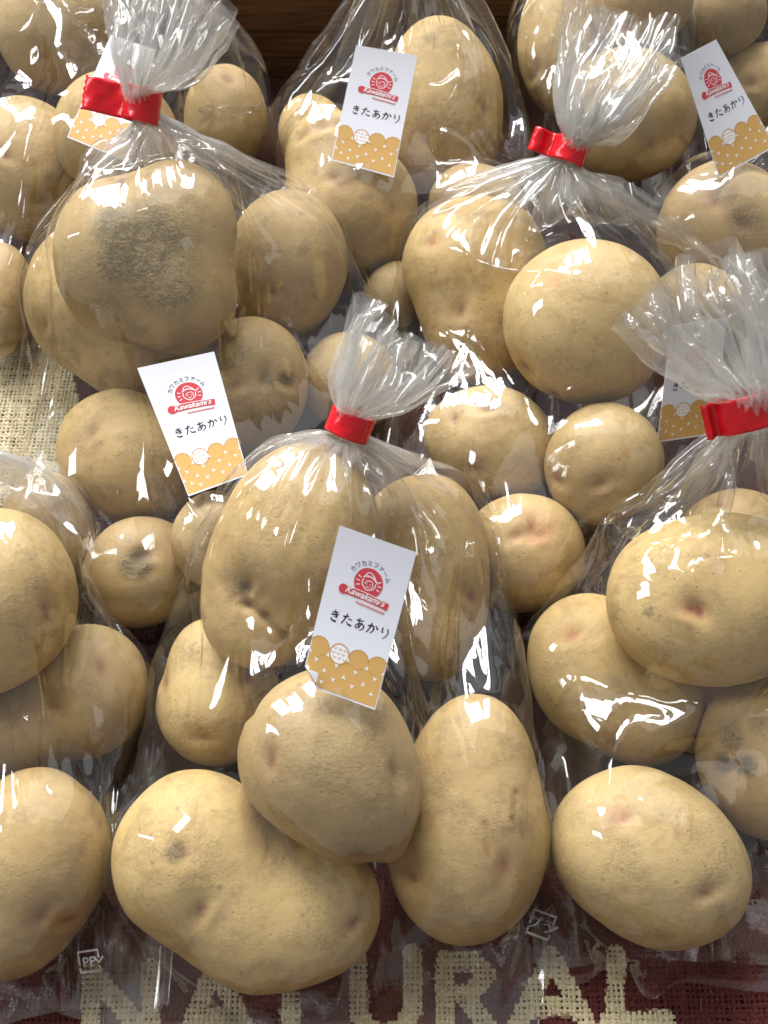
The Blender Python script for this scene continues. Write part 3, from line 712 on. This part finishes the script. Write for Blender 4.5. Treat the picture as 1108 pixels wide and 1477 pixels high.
# flat print in card units: x 0..1 across, y 0..2 down the card (0 = top)
def poly_stroke(pts, w0, w1=None, close=False):
    """a brush line of varying width as quads"""
    V, F = [], []; n = len(pts); w1 = w0 if w1 is None else w1
    P_ = [np.array(p, float) for p in pts]
    if close: P_ = P_ + [P_[0]]; n += 1
    for i in range(n):
        a = P_[max(i - 1, 0)]; c = P_[min(i + 1, n - 1)]; d = norm(c - a) if np.linalg.norm(c - a) > 0 else np.array([1., 0]); nrm = np.array([-d[1], d[0]])
        w_ = (w0 + (w1 - w0) * i / (n - 1)) / 2
        V += [P_[i] + nrm * w_, P_[i] - nrm * w_]
        if i: k = 2 * i; F.append((k - 2, k - 1, k + 1, k))
    return V, F
def disc(cx, cy, r, n=28, a0=0, a1=2 * math.pi):
    V = [np.array((cx, cy))] ; F = []
    for ring in (1, 2):
        for i in range(n + 1): t = a0 + (a1 - a0) * i / n; V.append(np.array((cx + r * ring / 2 * math.cos(t), cy + r * ring / 2 * math.sin(t))))
    for i in range(n):
        a = 1 + i; F.append((0, 0, a, a + 1)); b_ = 1 + n + 1 + i; F.append((a, b_, b_ + 1, a + 1))
    return V, F
def ringm(cx, cy, r, w_, n=32): return poly_stroke([(cx + r * math.cos(i / n * 2 * math.pi), cy + r * math.sin(i / n * 2 * math.pi)) for i in range(n + 1)], w_)
def join(items):
    V, F = [], []
    for v, f in items:
        o = len(V); V += list(v); F += [tuple(i + o for i in q) for q in f]
    return np.array(V), F
def text_mesh(txt, size, shear=0.0, offset=0.0, spacing=1.0):
    cu = bpy.data.curves.new('lettering', 'FONT'); cu.body = txt; cu.size = size; cu.shear = shear; cu.offset = offset; cu.align_x = 'CENTER'; cu.space_character = spacing
    cu.resolution_u = 3
    o = bpy.data.objects.new('lettering_tmp', cu); SC.collection.objects.link(o)
    bpy.context.view_layer.update()
    me = bpy.data.meshes.new_from_object(o.evaluated_get(bpy.context.evaluated_depsgraph_get()))
    bmx = bmesh.new(); bmx.from_mesh(me); bmesh.ops.triangulate(bmx, faces=bmx.faces[:])
    V = [np.array((v.co.x, -v.co.y)) for v in bmx.verts]; F = [tuple(v.index for v in f.verts) for f in bmx.faces]
    F = [(f[0], f[0], f[1], f[2]) for f in F]
    bmx.free(); bpy.data.objects.remove(o); bpy.data.curves.remove(cu); bpy.data.meshes.remove(me)
    return V, F
def rot(vf, ang, cx=0, cy=0, dx=0, dy=0):
    V, F = vf; c, s_ = math.cos(ang), math.sin(ang)
    return [np.array(((v[0] - cx) * c - (v[1] - cy) * s_ + cx + dx, (v[0] - cx) * s_ + (v[1] - cy) * c + cy + dy)) for v in V], F
def bez(p0, p1, p2, n=7): 
    return [((1 - t) ** 2 * p0[0] + 2 * t * (1 - t) * p1[0] + t * t * p2[0], (1 - t) ** 2 * p0[1] + 2 * t * (1 - t) * p1[1] + t * t * p2[1]) for t in [i / (n - 1) for i in range(n)]]
# brush hiragana, each drawn in a unit box (x right, y down): list of (points, start width, end width)
KANA = {
 'ki': [([(.25, .24), (.5, .22), (.78, .12)], .10, .07), ([(.2, .45), (.5, .42), (.84, .30)], .12, .07), (bez((.45, .02), (.58, .30), (.72, .60)), .09, .12), (bez((.72, .60), (.55, .56), (.40, .62), 4), .08, .04), (bez((.28, .72), (.20, .98), (.72, .92)), .07, .15)],
 'ta': [([(.10, .30), (.35, .27), (.60, .18)], .11, .07), (bez((.42, .02), (.34, .45), (.08, .92)), .10, .09), (bez((.56, .42), (.70, .36), (.88, .40), 5), .06, .10), (bez((.50, .62), (.50, .90), (.95, .84)), .06, .14)],
 'a': [([(.18, .22), (.45, .22), (.78, .12)], .11, .07), (bez((.42, .0), (.36, .45), (.50, .80)), .09, .10), (bez((.66, .32), (.55, .80), (.22, .86)), .08, .06), (bez((.22, .86), (.05, .74), (.35, .50)), .07, .08), (bez((.35, .50), (.70, .32), (.86, .52)), .08, .10), (bez((.86, .52), (.96, .82), (.52, .98)), .12, .04)],
 'ka': [(bez((.08, .36), (.50, .16), (.62, .32)), .09, .12), (bez((.62, .32), (.66, .72), (.38, .88)), .13, .05), (bez((.40, .04), (.34, .50), (.08, .90)), .10, .08), (bez((.76, .16), (.90, .30), (.96, .44), 5), .07, .15)],
 'ri': [(bez((.30, .08), (.20, .30), (.30, .52)), .09, .11), ([(.30, .52), (.38, .42)], .08, .03), (bez((.66, .10), (.96, .50), (.42, .98)), .11, .05)],
}
def brush_word(cx, cy, size, gap):
    it = []
    for k, ch in enumerate(['ki', 'ta', 'a', 'ka', 'ri']):
        ox, oy = cx + (k - 2) * gap - size / 2, cy - size / 2
        for pts, a, b_ in KANA[ch]: it.append(poly_stroke([(ox + x * size, oy + y * size) for x, y in pts], a * size * 1.15, b_ * size * 1.15))
    return join(it)
def card_design():
    L = []   # (name, material, V, F, lift)
    # potato border: scalloped top edge built as columns
    circ = [(.115, 1.545, .135), (.385, 1.545, .125), (.64, 1.545, .135), (.895, 1.545, .135)]
    n = 90; xs = np.linspace(.012, .988, n); V, F = [], []
    for x in xs:
        top = 1.60
        for cx_, cy_, r_ in circ:
            if abs(x - cx_) < r_: top = min(top, cy_ - math.sqrt(r_ * r_ - (x - cx_) ** 2))
        for j in range(9): V.append((x, top + (1.975 - top) * j / 8))
    for i in range(n - 1):
        for j in range(8): a = i * 9 + j; F.append((a, a + 1, a + 10, a + 9))
    L.append(('potato_border', M_ORANGE, np.array(V), F, 1))
    it = []
    for cx_, cy_, r_ in [circ[0], circ[2], circ[3]]: it.append(poly_stroke([(cx_ + (r_ - .005) * math.cos(t), cy_ + (r_ - .005) * math.sin(t)) for t in np.linspace(math.pi, 2 * math.pi, 20)], .008))
    for cx_, cy_ in [(.25, 1.74), (.51, 1.74), (.77, 1.74)]: it.append(poly_stroke([(min(.985, max(.015, cx_ + .13 * math.cos(t))), cy_ + .13 * math.sin(t)) for t in np.linspace(math.pi * 1.1, 1.9 * math.pi, 16)], .006))
    V, F = join(it); L.append(('border_lines', M_OUT, V, F, 2))
    V, F = disc(.385, 1.545, .118); L.append(('white_potato', M_WHITE, np.array(V), F, 2))
    it = []
    for j, yy in enumerate((1.49, 1.545, 1.60)):
        for i in range(3):
            x = .385 + (i - 1) * .066 + (.0, -.012, .012)[j] + (0, .0, 0)[j]
            it.append(poly_stroke([(x - .02, yy - .012), (x, yy + .008), (x + .022, yy - .012)], .010))
    it.append(ringm(.385, 1.545, .122, .014)); V, F = join(it); L.append(('white_potato_marks', M_OUT, V, F, 3))
    tri = []
    spots = [(.25, 1.60, 0), (.51, 1.585, .5), (.765, 1.60, 0), (.385, 1.69, 1), (.12, 1.70, 1), (.015, 1.62, .5), (.64, 1.69, 1), (.895, 1.69, 1), (.25, 1.80, 0), (.51, 1.80, 0), (.77, 1.80, 0), (.985, 1.60, .2), (.125, 1.88, 0), (.385, 1.87, 1), (.64, 1.87, 1), (.90, 1.88, 0), (.25, 1.94, 1), (.03, 1.82, 0)]
    for x, y, up in spots:
        a0 = -math.pi / 2 if up < 1 else math.pi / 2; V = [np.array((x, y))]; F = []
        for q in range(6): rr_ = .038 if q % 2 == 0 else .013; V.append(np.array((min(.99, max(.01, x + rr_ * math.cos(a0 + q * math.pi / 3))), y + rr_ * math.sin(a0 + q * math.pi / 3))))
        for q in range(6): F.append((0, 0, 1 + q, 1 + (q + 1) % 6))
        tri.append((V, F))
    V, F = join(tri); L.append(('white_gaps', M_WHITE, V, F, 3))
    # round emblem with a hatted face and rays
    V, F = disc(.52, .64, .185, n=34); L.append(('emblem', M_RED, np.array(V), F, 1))
    it = []
    W_ = .012
    fx, fy = .525, .640
    it.append(poly_stroke(bez((.44, .585), (.53, .515), (.635, .615), 9), W_ * 1.3)); it.append(poly_stroke(bez((.462, .560), (.50, .455), (.60, .575), 8), W_))
    it.append(poly_stroke(bez((.450, .600), (.425, .665), (.475, .700)), W_)); it.append(poly_stroke(bez((.475, .700), (.515, .745), (.560, .712)), W_)); it.append(poly_stroke(bez((.560, .712), (.620, .690), (.612, .625)), W_))
    it.append(poly_stroke(bez((.478, .655), (.485, .605), (.560, .610)), W_ * .8)); it.append(poly_stroke(bez((.560, .610), (.590, .640), (.570, .690)), W_ * .8))
    it.append(poly_stroke([(.500, .645), (.506, .655)], W_)); it.append(poly_stroke([(.545, .650), (.551, .660)], W_)); it.append(poly_stroke(bez((.500, .682), (.522, .704), (.545, .684), 5), W_ * .8))
    for sx in (-1, 1):
        for a in (-.38, 0, .38): it.append(poly_stroke([(fx + sx * .115 * math.cos(a), fy + .115 * math.sin(a)), (fx + sx * .160 * math.cos(a), fy + .160 * math.sin(a))], W_ * .8, W_ * 1.3))
    V, F = join(it); L.append(('emblem_face', M_WHITE, V, F, 2))
    # script banner
    bn = [poly_stroke([(.20, .812), (.30, .806), (.52, .812), (.70, .828), (.83, .846)], .100, .090), disc(.235, .79, .062, 14), poly_stroke([(.30, .725), (.45, .735), (.66, .758)], .03)]
    V, F = join([bn[0]]); L.append(('banner', M_RED, V, F, 2))
    V, F = disc(.235, .805, .062, 16); L.append(('banner_scroll', M_RED, np.array(V), F, 3))
    V, F = text_mesh('Kawakami\'s', .112, shear=.35, offset=.0022, spacing=.98); V, F = rot((V, F), .055, 0, 0, .515, .843); L.append(('script_lettering', M_WHITE, np.array(V), F, 4))
    V, F = join([poly_stroke(bez((.30, .752), (.50, .755), (.72, .785), 9), .010), poly_stroke([(.42, .893), (.60, .902), (.79, .915)], .012)]); L.append(('banner_lines', M_WHITE, V, F, 4))
    V, F = join([poly_stroke([(.42, .900), (.62, .912), (.80, .925)], .032)]); L.append(('small_ribbon', M_PINK, V, F, 3))
    # arc lettering
    it = []
    for i, ch in enumerate('カワカミファーム'):
        a = math.pi * (1.0 + .17 + .66 * i / 7.0)
        cx_, cy_ = .52 + .262 * math.cos(a), .66 + .262 * math.sin(a); th = a + math.pi / 2
        if ch == 'ー': th += 0
        v = text_mesh(ch, .075, offset=.0008); vy = [q[1] for q in v[0]]; m_ = (max(vy) + min(vy)) / 2 if ch != 'ー' else -.026
        v = ([q - np.array((0, m_)) for q in v[0]], v[1]); it.append(rot(v, th, 0, 0, cx_, cy_))
    V, F = join(it); L.append(('arc_lettering', M_GREY, V, F, 1))
    V, F = brush_word(.54, 1.17, .150, .165); L.append(('brush_lettering', M_INK, V, F, 1))
    for i, (nm, m, V, F, lv) in enumerate(L):
        V = np.array(V); V[:, 1] -= {'potato_border': .045, 'border_lines': .045, 'white_potato': .045, 'white_potato_marks': .045, 'white_gaps': .045, 'arc_lettering': .085, 'brush_lettering': .10}.get(nm, .085)
        if nm == 'potato_border': V[:, 1] += .045 * np.clip((V[:, 1] - 1.55) / .37, 0, 1)
        L[i] = (nm, m, V, F, lv)
    return L
DESIGN = card_design()
def card(b, corners, label, lift=.0012, curl=None, bend=None, fold=None, over_all=False):
    """corners in the photograph (top-left, top-right, bottom-right, bottom-left); the card is fitted as a gently bent sheet just over what lies below it"""
    tl, tr_, br, bl = [np.array(c, float) for c in corners]
    nu, nv = 5, 9; Us, Zs = [], []
    own = BVHTree.FromPolygons([tuple(v) for v in b.V.tolist()], [tuple(int(i) for i in f) for f in b.F])
    for i in range(nu):
        for j in range(nv):
            u, v = i / (nu - 1), j / (nv - 1); q = tl * (1 - u) * (1 - v) + tr_ * u * (1 - v) + br * u * v + bl * (1 - u) * v
            z = top_depth(*q) if over_all else (top_depth(*q, own) or top_depth(*q))
            if z: Us.append((u, v)); Zs.append(z)
    Us = np.array(Us); Zs = np.array(Zs)
    keep = Zs < np.percentile(Zs, 75) + .004
    def basis(u, v): return np.stack([np.ones_like(u), u, v, v * v], -1)
    co, *_ = np.linalg.lstsq(basis(Us[keep, 0], Us[keep, 1]), Zs[keep], rcond=None)
    co[3] = np.clip(co[3], -.008, .008); co[1] = np.clip(co[1], -.012, .012); co[2] = np.clip(co[2], -.03, .03)
    if bend is not None: co[3] = bend
    # never let the fit turn the card steeply away
    res = Zs - basis(Us[:, 0], Us[:, 1]) @ co
    co[0] += np.percentile(res, 4) - lift
    def place(U, V_, up):
        if fold:     # the corner beyond the fold line is turned up and shows the blank back
            f0, f1 = np.array(fold[0]) * (1, 2), np.array(fold[1]) * (1, 2); d_ = norm(f1 - f0); n_ = np.array([-d_[1], d_[0]])
            q2 = np.stack([U, V_ * 2], 1); sd = (q2 - f0) @ n_; over = sd > 0
            q2 = q2 - np.where(over, 2 * sd, 0)[:, None] * n_; U, V_ = q2[:, 0], q2[:, 1] / 2
            up = np.where(over, .0012 + np.clip(sd, 0, .2) * .012 - up, up)
        q = (tl * ((1 - U) * (1 - V_))[:, None] + tr_ * (U * (1 - V_))[:, None] + br * (U * V_)[:, None] + bl * ((1 - U) * V_)[:, None])
        Z = basis(U, V_) @ co
        if curl:
            cu_, cv_, r_, amt = curl; dd = np.clip(1 - np.sqrt((U - cu_) ** 2 + ((V_ - cv_) * 2) ** 2) / r_, 0, 1); Z = Z - amt * dd ** 2
        P3 = CO + Z[:, None] * (CF + ((q[:, 0] - CX) / FPX)[:, None] * CR + ((CY - q[:, 1]) / FPX)[:, None] * CU)
        return P3 - CF * up[:, None]
    c = np.array(b.root.location)
    gu, gv = 17, 29
    g = np.array([(i / (gu - 1), j / (gv - 1)) for j in range(gv) for i in range(gu)])
    if curl:   # the corner beyond the fold line is turned under
        pass
    P0 = place(g[:, 0], g[:, 1], np.zeros(len(g)))
    F = [(j * gu + i, j * gu + i + 1, (j + 1) * gu + i + 1, (j + 1) * gu + i) for j in range(gv - 1) for i in range(gu - 1)]
    o = mesh_np('tag_card', P0 - c, F, M_PAPER, b.root, smooth=False)
    md = o.modifiers.new('thick', 'SOLIDIFY'); md.thickness = .0002; md.offset = 0
    o['label'] = label
    for name, mat, V, F, lv in DESIGN:
        Pp = place(V[:, 0], V[:, 1] / 2, np.full(len(V), .00014 + lv * .00004))
        tris = []
        for f in F:
            if f[0] == f[1]: tris.append(f[1:])
            else: tris += [(f[0], f[1], f[2]), (f[0], f[2], f[3])]
        mesh_np(name, Pp - c, tris, mat, o)
    return o
card(BAGS[1], [(490, 758), (601, 797), (541, 1024), (434, 985)], 'white tag with red emblem hanging over the lower front potato', curl=(0, 1, .30, .0015), fold=((0, .905), (.20, 1.0)))
card(BAGS[4], [(198, 531), (309, 507), (358, 685), (272, 716)], 'white tag between the smooth round potato and the scabby one')
card(BAGS[7], [(514, 65), (602, 80), (568, 256), (478, 231)], 'white tag at top centre')
card(BAGS[9], [(982, 84), (1033, 57), (1118, 212), (1037, 256)], 'white tag tilted to the left at the upper right', over_all=True)
card(BAGS[6], [(160, 50), (225, 72), (180, 232), (97, 198)], 'white tag half hidden by the red tape flag')
card(BAGS[5], [(968, 470), (1048, 458), (1032, 626), (948, 638)], 'white tag half hidden under the large tuft')
M_MARK = simple('print_mark', (0.85, 0.85, 0.85), .5)
def decal(b, px, py, angle, items, label):
    """a small white print on the film itself: every point is laid on the bag's own surface"""
    own = BVHTree.FromPolygons([tuple(v) for v in b.V.tolist()], [tuple(int(i) for i in f) for f in b.F])
    V, F = join(items); c, s_ = math.cos(angle), math.sin(angle)
    z0 = top_depth(px, py, own) or top_depth(px, py); P_ = []
    for x, y in V:
        qx, qy = px + x * c - y * s_, py + x * s_ + y * c; z = top_depth(qx, qy, own) or z0
        P_.append(at_depth(qx, qy, (z if abs(z - z0) < .01 else z0) - .0005))
    tris = []
    for f in F: tris += [f[1:]] if f[0] == f[1] else [(f[0], f[1], f[2]), (f[0], f[2], f[3])]
    o = mesh_np('recycling_mark', np.array(P_) - np.array(b.root.location), tris, M_MARK, b.root); o['label'] = label
def recycle_items(word, sc=1.0):
    return [poly_stroke([(-12 * sc, 2 * sc), (-12 * sc, -12 * sc), (10 * sc, -12 * sc), (10 * sc, -3 * sc)], 2.4 * sc), poly_stroke([(5 * sc, -4 * sc), (10 * sc, 2 * sc), (15 * sc, -4 * sc)], 2.4 * sc),
            poly_stroke([(10 * sc, 6 * sc), (10 * sc, 11 * sc), (-12 * sc, 11 * sc), (-12 * sc, 6 * sc)], 2.4 * sc), rot(text_mesh(word, 15 * sc, offset=.2), 0, 0, 0, -1 * sc, 5 * sc)]
decal(BAGS[3], 782, 1335, .35, recycle_items('プラ', 1.5), 'white printed recycling mark')
decal(BAGS[2], 130, 1387, -.15, recycle_items('PP', 1.3), 'white printed recycling mark')
print('cards', round(time.time() - T0, 1))

# ------------------------------------------------------------------ crate, table, burlap
def wood_material():
    t = NT('dark_wood'); tc = t.n('TexCoord').outputs['Object']
    v = t.n('VectorMath', operation='MULTIPLY', i_0=tc, i_1=(1.0, 14.0, 14.0)).outputs[0]
    n1 = t.n('TexNoise', i_Vector=v, i_Scale=9.0, i_Detail=6.0, i_Distortion=.7).outputs[0]
    v2 = t.n('VectorMath', operation='MULTIPLY', i_0=tc, i_1=(1.0, 40.0, 40.0)).outputs[0]
    n2 = t.n('TexNoise', i_Vector=v2, i_Scale=22.0, i_Detail=4.0).outputs[0]
    c = t.mix(t.ramp(n1, [(.35, 0.), (.65, 1.)]), (0.065, 0.028, 0.010), (0.17, 0.085, 0.034))
    c = t.mix(t.math('MULTIPLY', t.ramp(n2, [(.5, 0.), (.62, 1.)]), .6), c, (0.03, 0.014, 0.006))
    bmp = t.n('Bump', i_Strength=.4, i_Distance=.001, i_Height=t.math('ADD', n1, n2)).outputs[0]
    return t.surf(t.n('BsdfPrincipled', i_Base_Color=c, i_Roughness=.5, i_Normal=bmp).outputs[0])
M_WOOD = wood_material()
def boxm(name, lo, hi, mat, parent=None, bevel=.0015, origin=None):
    bm = bmesh.new(); bmesh.ops.create_cube(bm, size=1)
    lo, hi = Vector(lo), Vector(hi)
    org = Vector(origin) if origin is not None else Vector((0, 0, 0))
    for v in bm.verts: v.co = Vector([lo[i] + (v.co[i] + .5) * (hi[i] - lo[i]) for i in range(3)]) - org
    if bevel: bmesh.ops.bevel(bm, geom=bm.edges[:], offset=bevel, segments=2, affect='EDGES')
    me = bpy.data.meshes.new(name); bm.to_mesh(me); bm.free(); me.materials.append(mat)
    return link(bpy.data.objects.new(name, me), parent)
crate = link(bpy.data.objects.new('wooden_crate', None)); crate.location = (0, .3, -.012)
tag(crate, 'dark brown wooden crate that holds the bags, its far board along the top edge', 'crate')
co_ = (0, .3, -.012)
boxm('back_board', (-.42, WALL_Y, -.012), (.42, WALL_Y + .016, .076), M_WOOD, crate, origin=co_)
boxm('side_board', (-.436, -.20, -.012), (-.4205, WALL_Y + .016, .076), M_WOOD, crate, origin=co_)
boxm('side_board', (.4205, -.20, -.012), (.436, WALL_Y + .016, .076), M_WOOD, crate, origin=co_)
boxm('bottom_board', (-.42, -.20, -.012), (.42, WALL_Y - .0005, -.004), M_WOOD, crate, origin=co_)
boxm('front_board', (-.42, -.216, -.012), (.42, -.2005, .05), M_WOOD, crate, origin=co_)
M_TABLE = simple('grey_table', (.30, .29, .27), .6)
tb = boxm('table_top', (-1.5, -.9, -.045), (1.5, 1.3, -.0125), M_TABLE, None, .002); tag(tb, kind='structure')

def burlap_material():
    t = NT('burlap'); tc = t.n('TexCoord').outputs['Object']
    mar = t.attr('maroon'); teal = t.attr('teal')
    n0 = t.n('TexNoise', i_Vector=tc, i_Scale=900.0, i_Detail=3.0, i_Roughness=.7).outputs[0]
    n1 = t.n('TexNoise', i_Vector=tc, i_Scale=180.0, i_Detail=3.0).outputs[0]
    nat = t.mix(t.ramp(n0, [(.35, 0.), (.7, 1.)]), (0.42, 0.35, 0.20), (0.72, 0.64, 0.44))
    nat = t.mix(t.math('MULTIPLY', t.ramp(n1, [(.35, 1.), (.5, 0.)]), .35), nat, (0.30, 0.21, 0.10))
    mr = t.mix(t.ramp(n0, [(.35, 0.), (.75, 1.)]), (0.048, 0.010, 0.010), (0.15, 0.038, 0.032))
    f = t.math('ADD', mar, t.math('MULTIPLY', t.math('SUBTRACT', n1, .5), .5), clamp=True)
    c = t.mix(t.ramp(f, [(.42, 0.), (.58, 1.)]), nat, mr)
    c = t.mix(teal, c, (0.04, 0.20, 0.15))
    bmp = t.n('Bump', i_Strength=.8, i_Distance=.0004, i_Height=n0).outputs[0]
    b = t.n('BsdfPrincipled', i_Base_Color=c, i_Roughness=.9, i_Normal=bmp); b.inputs['Specular IOR Level'].default_value = .15
    b.inputs['Sheen Weight'].default_value = .1
    return t.surf(b.outputs[0])
M_BUR = burlap_material()
# print on the sack: strokes of the word NATURAL on the cloth, given on the table plane
def gp(px, py): return at(px, py, 0)[:2]
def lp(letter_pts): return [gp(*q) for q in letter_pts]
STROKES = []
def letter(x, w_, strokes, wd=27):
    """x: left edge in the photograph; strokes in unit boxes; baseline falls away to the left"""
    for st in strokes:
        STROKES.append(([gp(x + u * w_, (1492 - (x + u * w_ - 560) * .030) - (1 - v) * 106) for u, v in st], wd))
letter(120, 108, [[(.1, 0), (.1, 1.05)], [(.1, 0), (.9, 1.0)], [(.9, 0), (.9, 1.05)]])
letter(262, 100, [[(0, 1.05), (.5, .0)], [(.5, .0), (1.0, 1.05)], [(.25, .70), (.75, .70)]])
letter(378, 84, [[(-.1, .04), (1.1, .04)], [(.5, 0), (.5, 1.1)]])
letter(510, 92, [[(.08, 0), (.08, .7), (.25, .95), (.5, 1.0), (.75, .95), (.92, .7), (.92, -.1)]])
letter(634, 80, [[(.1, 0), (.1, 1.03)], [(.1, .03), (.6, .03), (.85, .22), (.6, .46), (.1, .5)], [(.45, .5), (.95, 1.03)]])
letter(742, 108, [[(0, 1.0), (.5, 0)], [(.5, 0), (1.0, 1.0)], [(.22, .68), (.78, .68)]])
letter(878, 80, [[(.12, 0), (.12, .93)], [(.0, .92), (1.05, .92)]])
def seg_dist(XY, pts):
    d = np.full(len(XY), 1e9)
    for a, b_ in zip(pts[:-1], pts[1:]):
        a, b_ = np.array(a), np.array(b_); ab = b_ - a; t = np.clip(((XY - a) @ ab) / (ab @ ab), 0, 1)
        d = np.minimum(d, np.linalg.norm(XY - a - t[:, None] * ab, axis=1))
    return d
CREAM = [gp(-60, 380), gp(75, 380), gp(118, 600), gp(140, 760), gp(150, 905), gp(60, 930), gp(-60, 900)]
def in_poly(XY, poly):
    x, y = XY[:, 0], XY[:, 1]; ins = np.zeros(len(XY), bool); n = len(poly)
    for i in range(n):
        (x1, y1), (x2, y2) = poly[i], poly[(i + 1) % n]
        cnd = ((y1 > y) != (y2 > y)) & (x < (x2 - x1) * (y - y1) / (y2 - y1 + 1e-12) + x1); ins ^= cnd
    return ins
def sack_print(XY):
    m = np.ones(len(XY)); wpx = .467 / 1500
    for pts, wd in STROKES: 
        d = seg_dist(XY, pts); m = np.minimum(m, np.clip((d - wd / 2 * wpx) / .0010 * .5 + .5, 0, 1))
    m[in_poly(XY, CREAM)] = 0
    te = np.clip(1.5 - np.linalg.norm(XY - gp(76, 688), axis=1) / .004, 0, 1)
    return m, te
sack = link(bpy.data.objects.new('burlap_sack', None)); sack.location = (0, .3, -.003)
tag(sack, 'printed burlap sack lining the crate, cream letters on dark maroon', 'sack')
so = np.array((0, .3, -.003))
nx_, ny_ = 90, 100
gx, gy = np.meshgrid(np.linspace(-.41, .41, nx_), np.linspace(-.19, WALL_Y - .004, ny_)); XY = np.stack([gx.ravel(), gy.ravel()], 1)
idx = np.arange(nx_ * ny_).reshape(ny_, nx_)
F = np.stack([idx[:-1, :-1], idx[:-1, 1:], idx[1:, 1:], idx[1:, :-1]], -1).reshape(-1, 4)
M_BACK = simple('burlap_backing', (.045, .017, .014), .95, .1)
mesh_np('backing', np.c_[XY, np.full(len(XY), -.0022)] - so, F, M_BACK, sack)
def threads():
    """real over-and-under yarns where the cloth can be seen"""
    pitch = .0024; V, F, MA, TE = [], [], [], []; off = 0
    r = np.random.default_rng(3)
    def wave(x, y): return .0006 * np.sin(x * 70 + 1.2 * np.sin(y * 55)) + .0005 * np.sin(y * 93 + x * 31)
    regions = [(-.30, .31, -.06, .085), (-.30, -.12, .20, .42), (-.06, .12, .20, .36)]
    for (x0, x1, y0, y1) in regions:
        for axis in (0, 1):
            c0, c1, a0, a1 = (y0, y1, x0, x1) if axis == 0 else (x0, x1, y0, y1)
            for i, cpos in enumerate(np.arange(math.ceil(c0 / pitch), int(c1 / pitch)) * pitch):
                ki = int(round(cpos / pitch))
                ka = np.arange(math.floor(a0 / pitch * 2), int(a1 / pitch * 2)) ; al = ka * pitch / 2
                wid = pitch * .37 * r.uniform(.72, 1.22); thin = 1 + .22 * np.sin(al * r.uniform(150, 500) + r.uniform(0, 6)) + r.normal(0, .07, len(al))
                cc = cpos + r.normal(0, .00012) + .00022 * np.sin(al * r.uniform(60, 160) + r.uniform(0, 6))
                par = ((ka // 2 + ki) % 2 == 0) ; onx = ka % 2 == 0
                ph = np.where(par, 1.0, -1.0) * (1 if axis == 0 else -1); h = np.where(onx, ph, 0.0)
                h = np.where(onx, h, 0) * .00042
                x, y = (al, cc) if axis == 0 else (cc, al)
                z = h + wave(x, y) * .6
                for m, (dx, dz) in enumerate([(-1, 0), (-.55, .8), (.55, .8), (1, 0)]):
                    dd = dx * wid * thin
                    X_, Y_ = (x, y + dd) if axis == 0 else (x + dd, y)
                    V.append(np.stack([X_, Y_, z + dz * .00052], 1))
                n = len(al)
                for m in range(3):
                    a = off + m * n + np.arange(n - 1); F.append(np.stack([a, a + 1, a + n + 1, a + n], 1))
                ma, te = sack_print(np.stack([x, y], 1)); MA += [ma] * 4; TE += [te] * 4
                off += 4 * n
    V = np.concatenate(V); F = np.concatenate(F)
    o = mesh_np('weave', V - so + np.array([0, 0, .0]), F, M_BUR, sack); attr(o, 'maroon', np.concatenate(MA)); attr(o, 'teal', np.concatenate(TE))
    o['kind'] = 'stuff'; print('weave faces', len(F))
    # loose hairs
    V, F = [], []
    for k in range(520):
        rg = regions[0] if k < 330 else regions[1]
        p = np.array([r.uniform(rg[0], rg[1]), r.uniform(rg[2], rg[3]), .0008]); a = r.uniform(0, 6.28); q = r.normal(0, .5)
        n = 6; st = len(V) * 0 + sum(len(v) for v in V)
        L_ = r.uniform(.002, .007); pts = []
        for i in range(n):
            pts.append(p.copy()); p = p + np.array([math.cos(a), math.sin(a), .25 * math.sin(i * 1.2)]) * L_ / n; a += q * .4
        pts = np.array(pts); sd = np.array([-math.sin(a), math.cos(a), 0]) * .00006
        V.append(np.concatenate([pts - sd, pts + sd + [0, 0, .00005]])); i = np.arange(n - 1) + st; F.append(np.stack([i, i + 1, i + n + 1, i + n], 1))
    o = mesh_np('loose_fibres', np.concatenate(V) - so, np.concatenate(F), simple('fibre', (.42, .33, .2), .8), sack); o['kind'] = 'stuff'
threads()
print('done', round(time.time() - T0, 1))
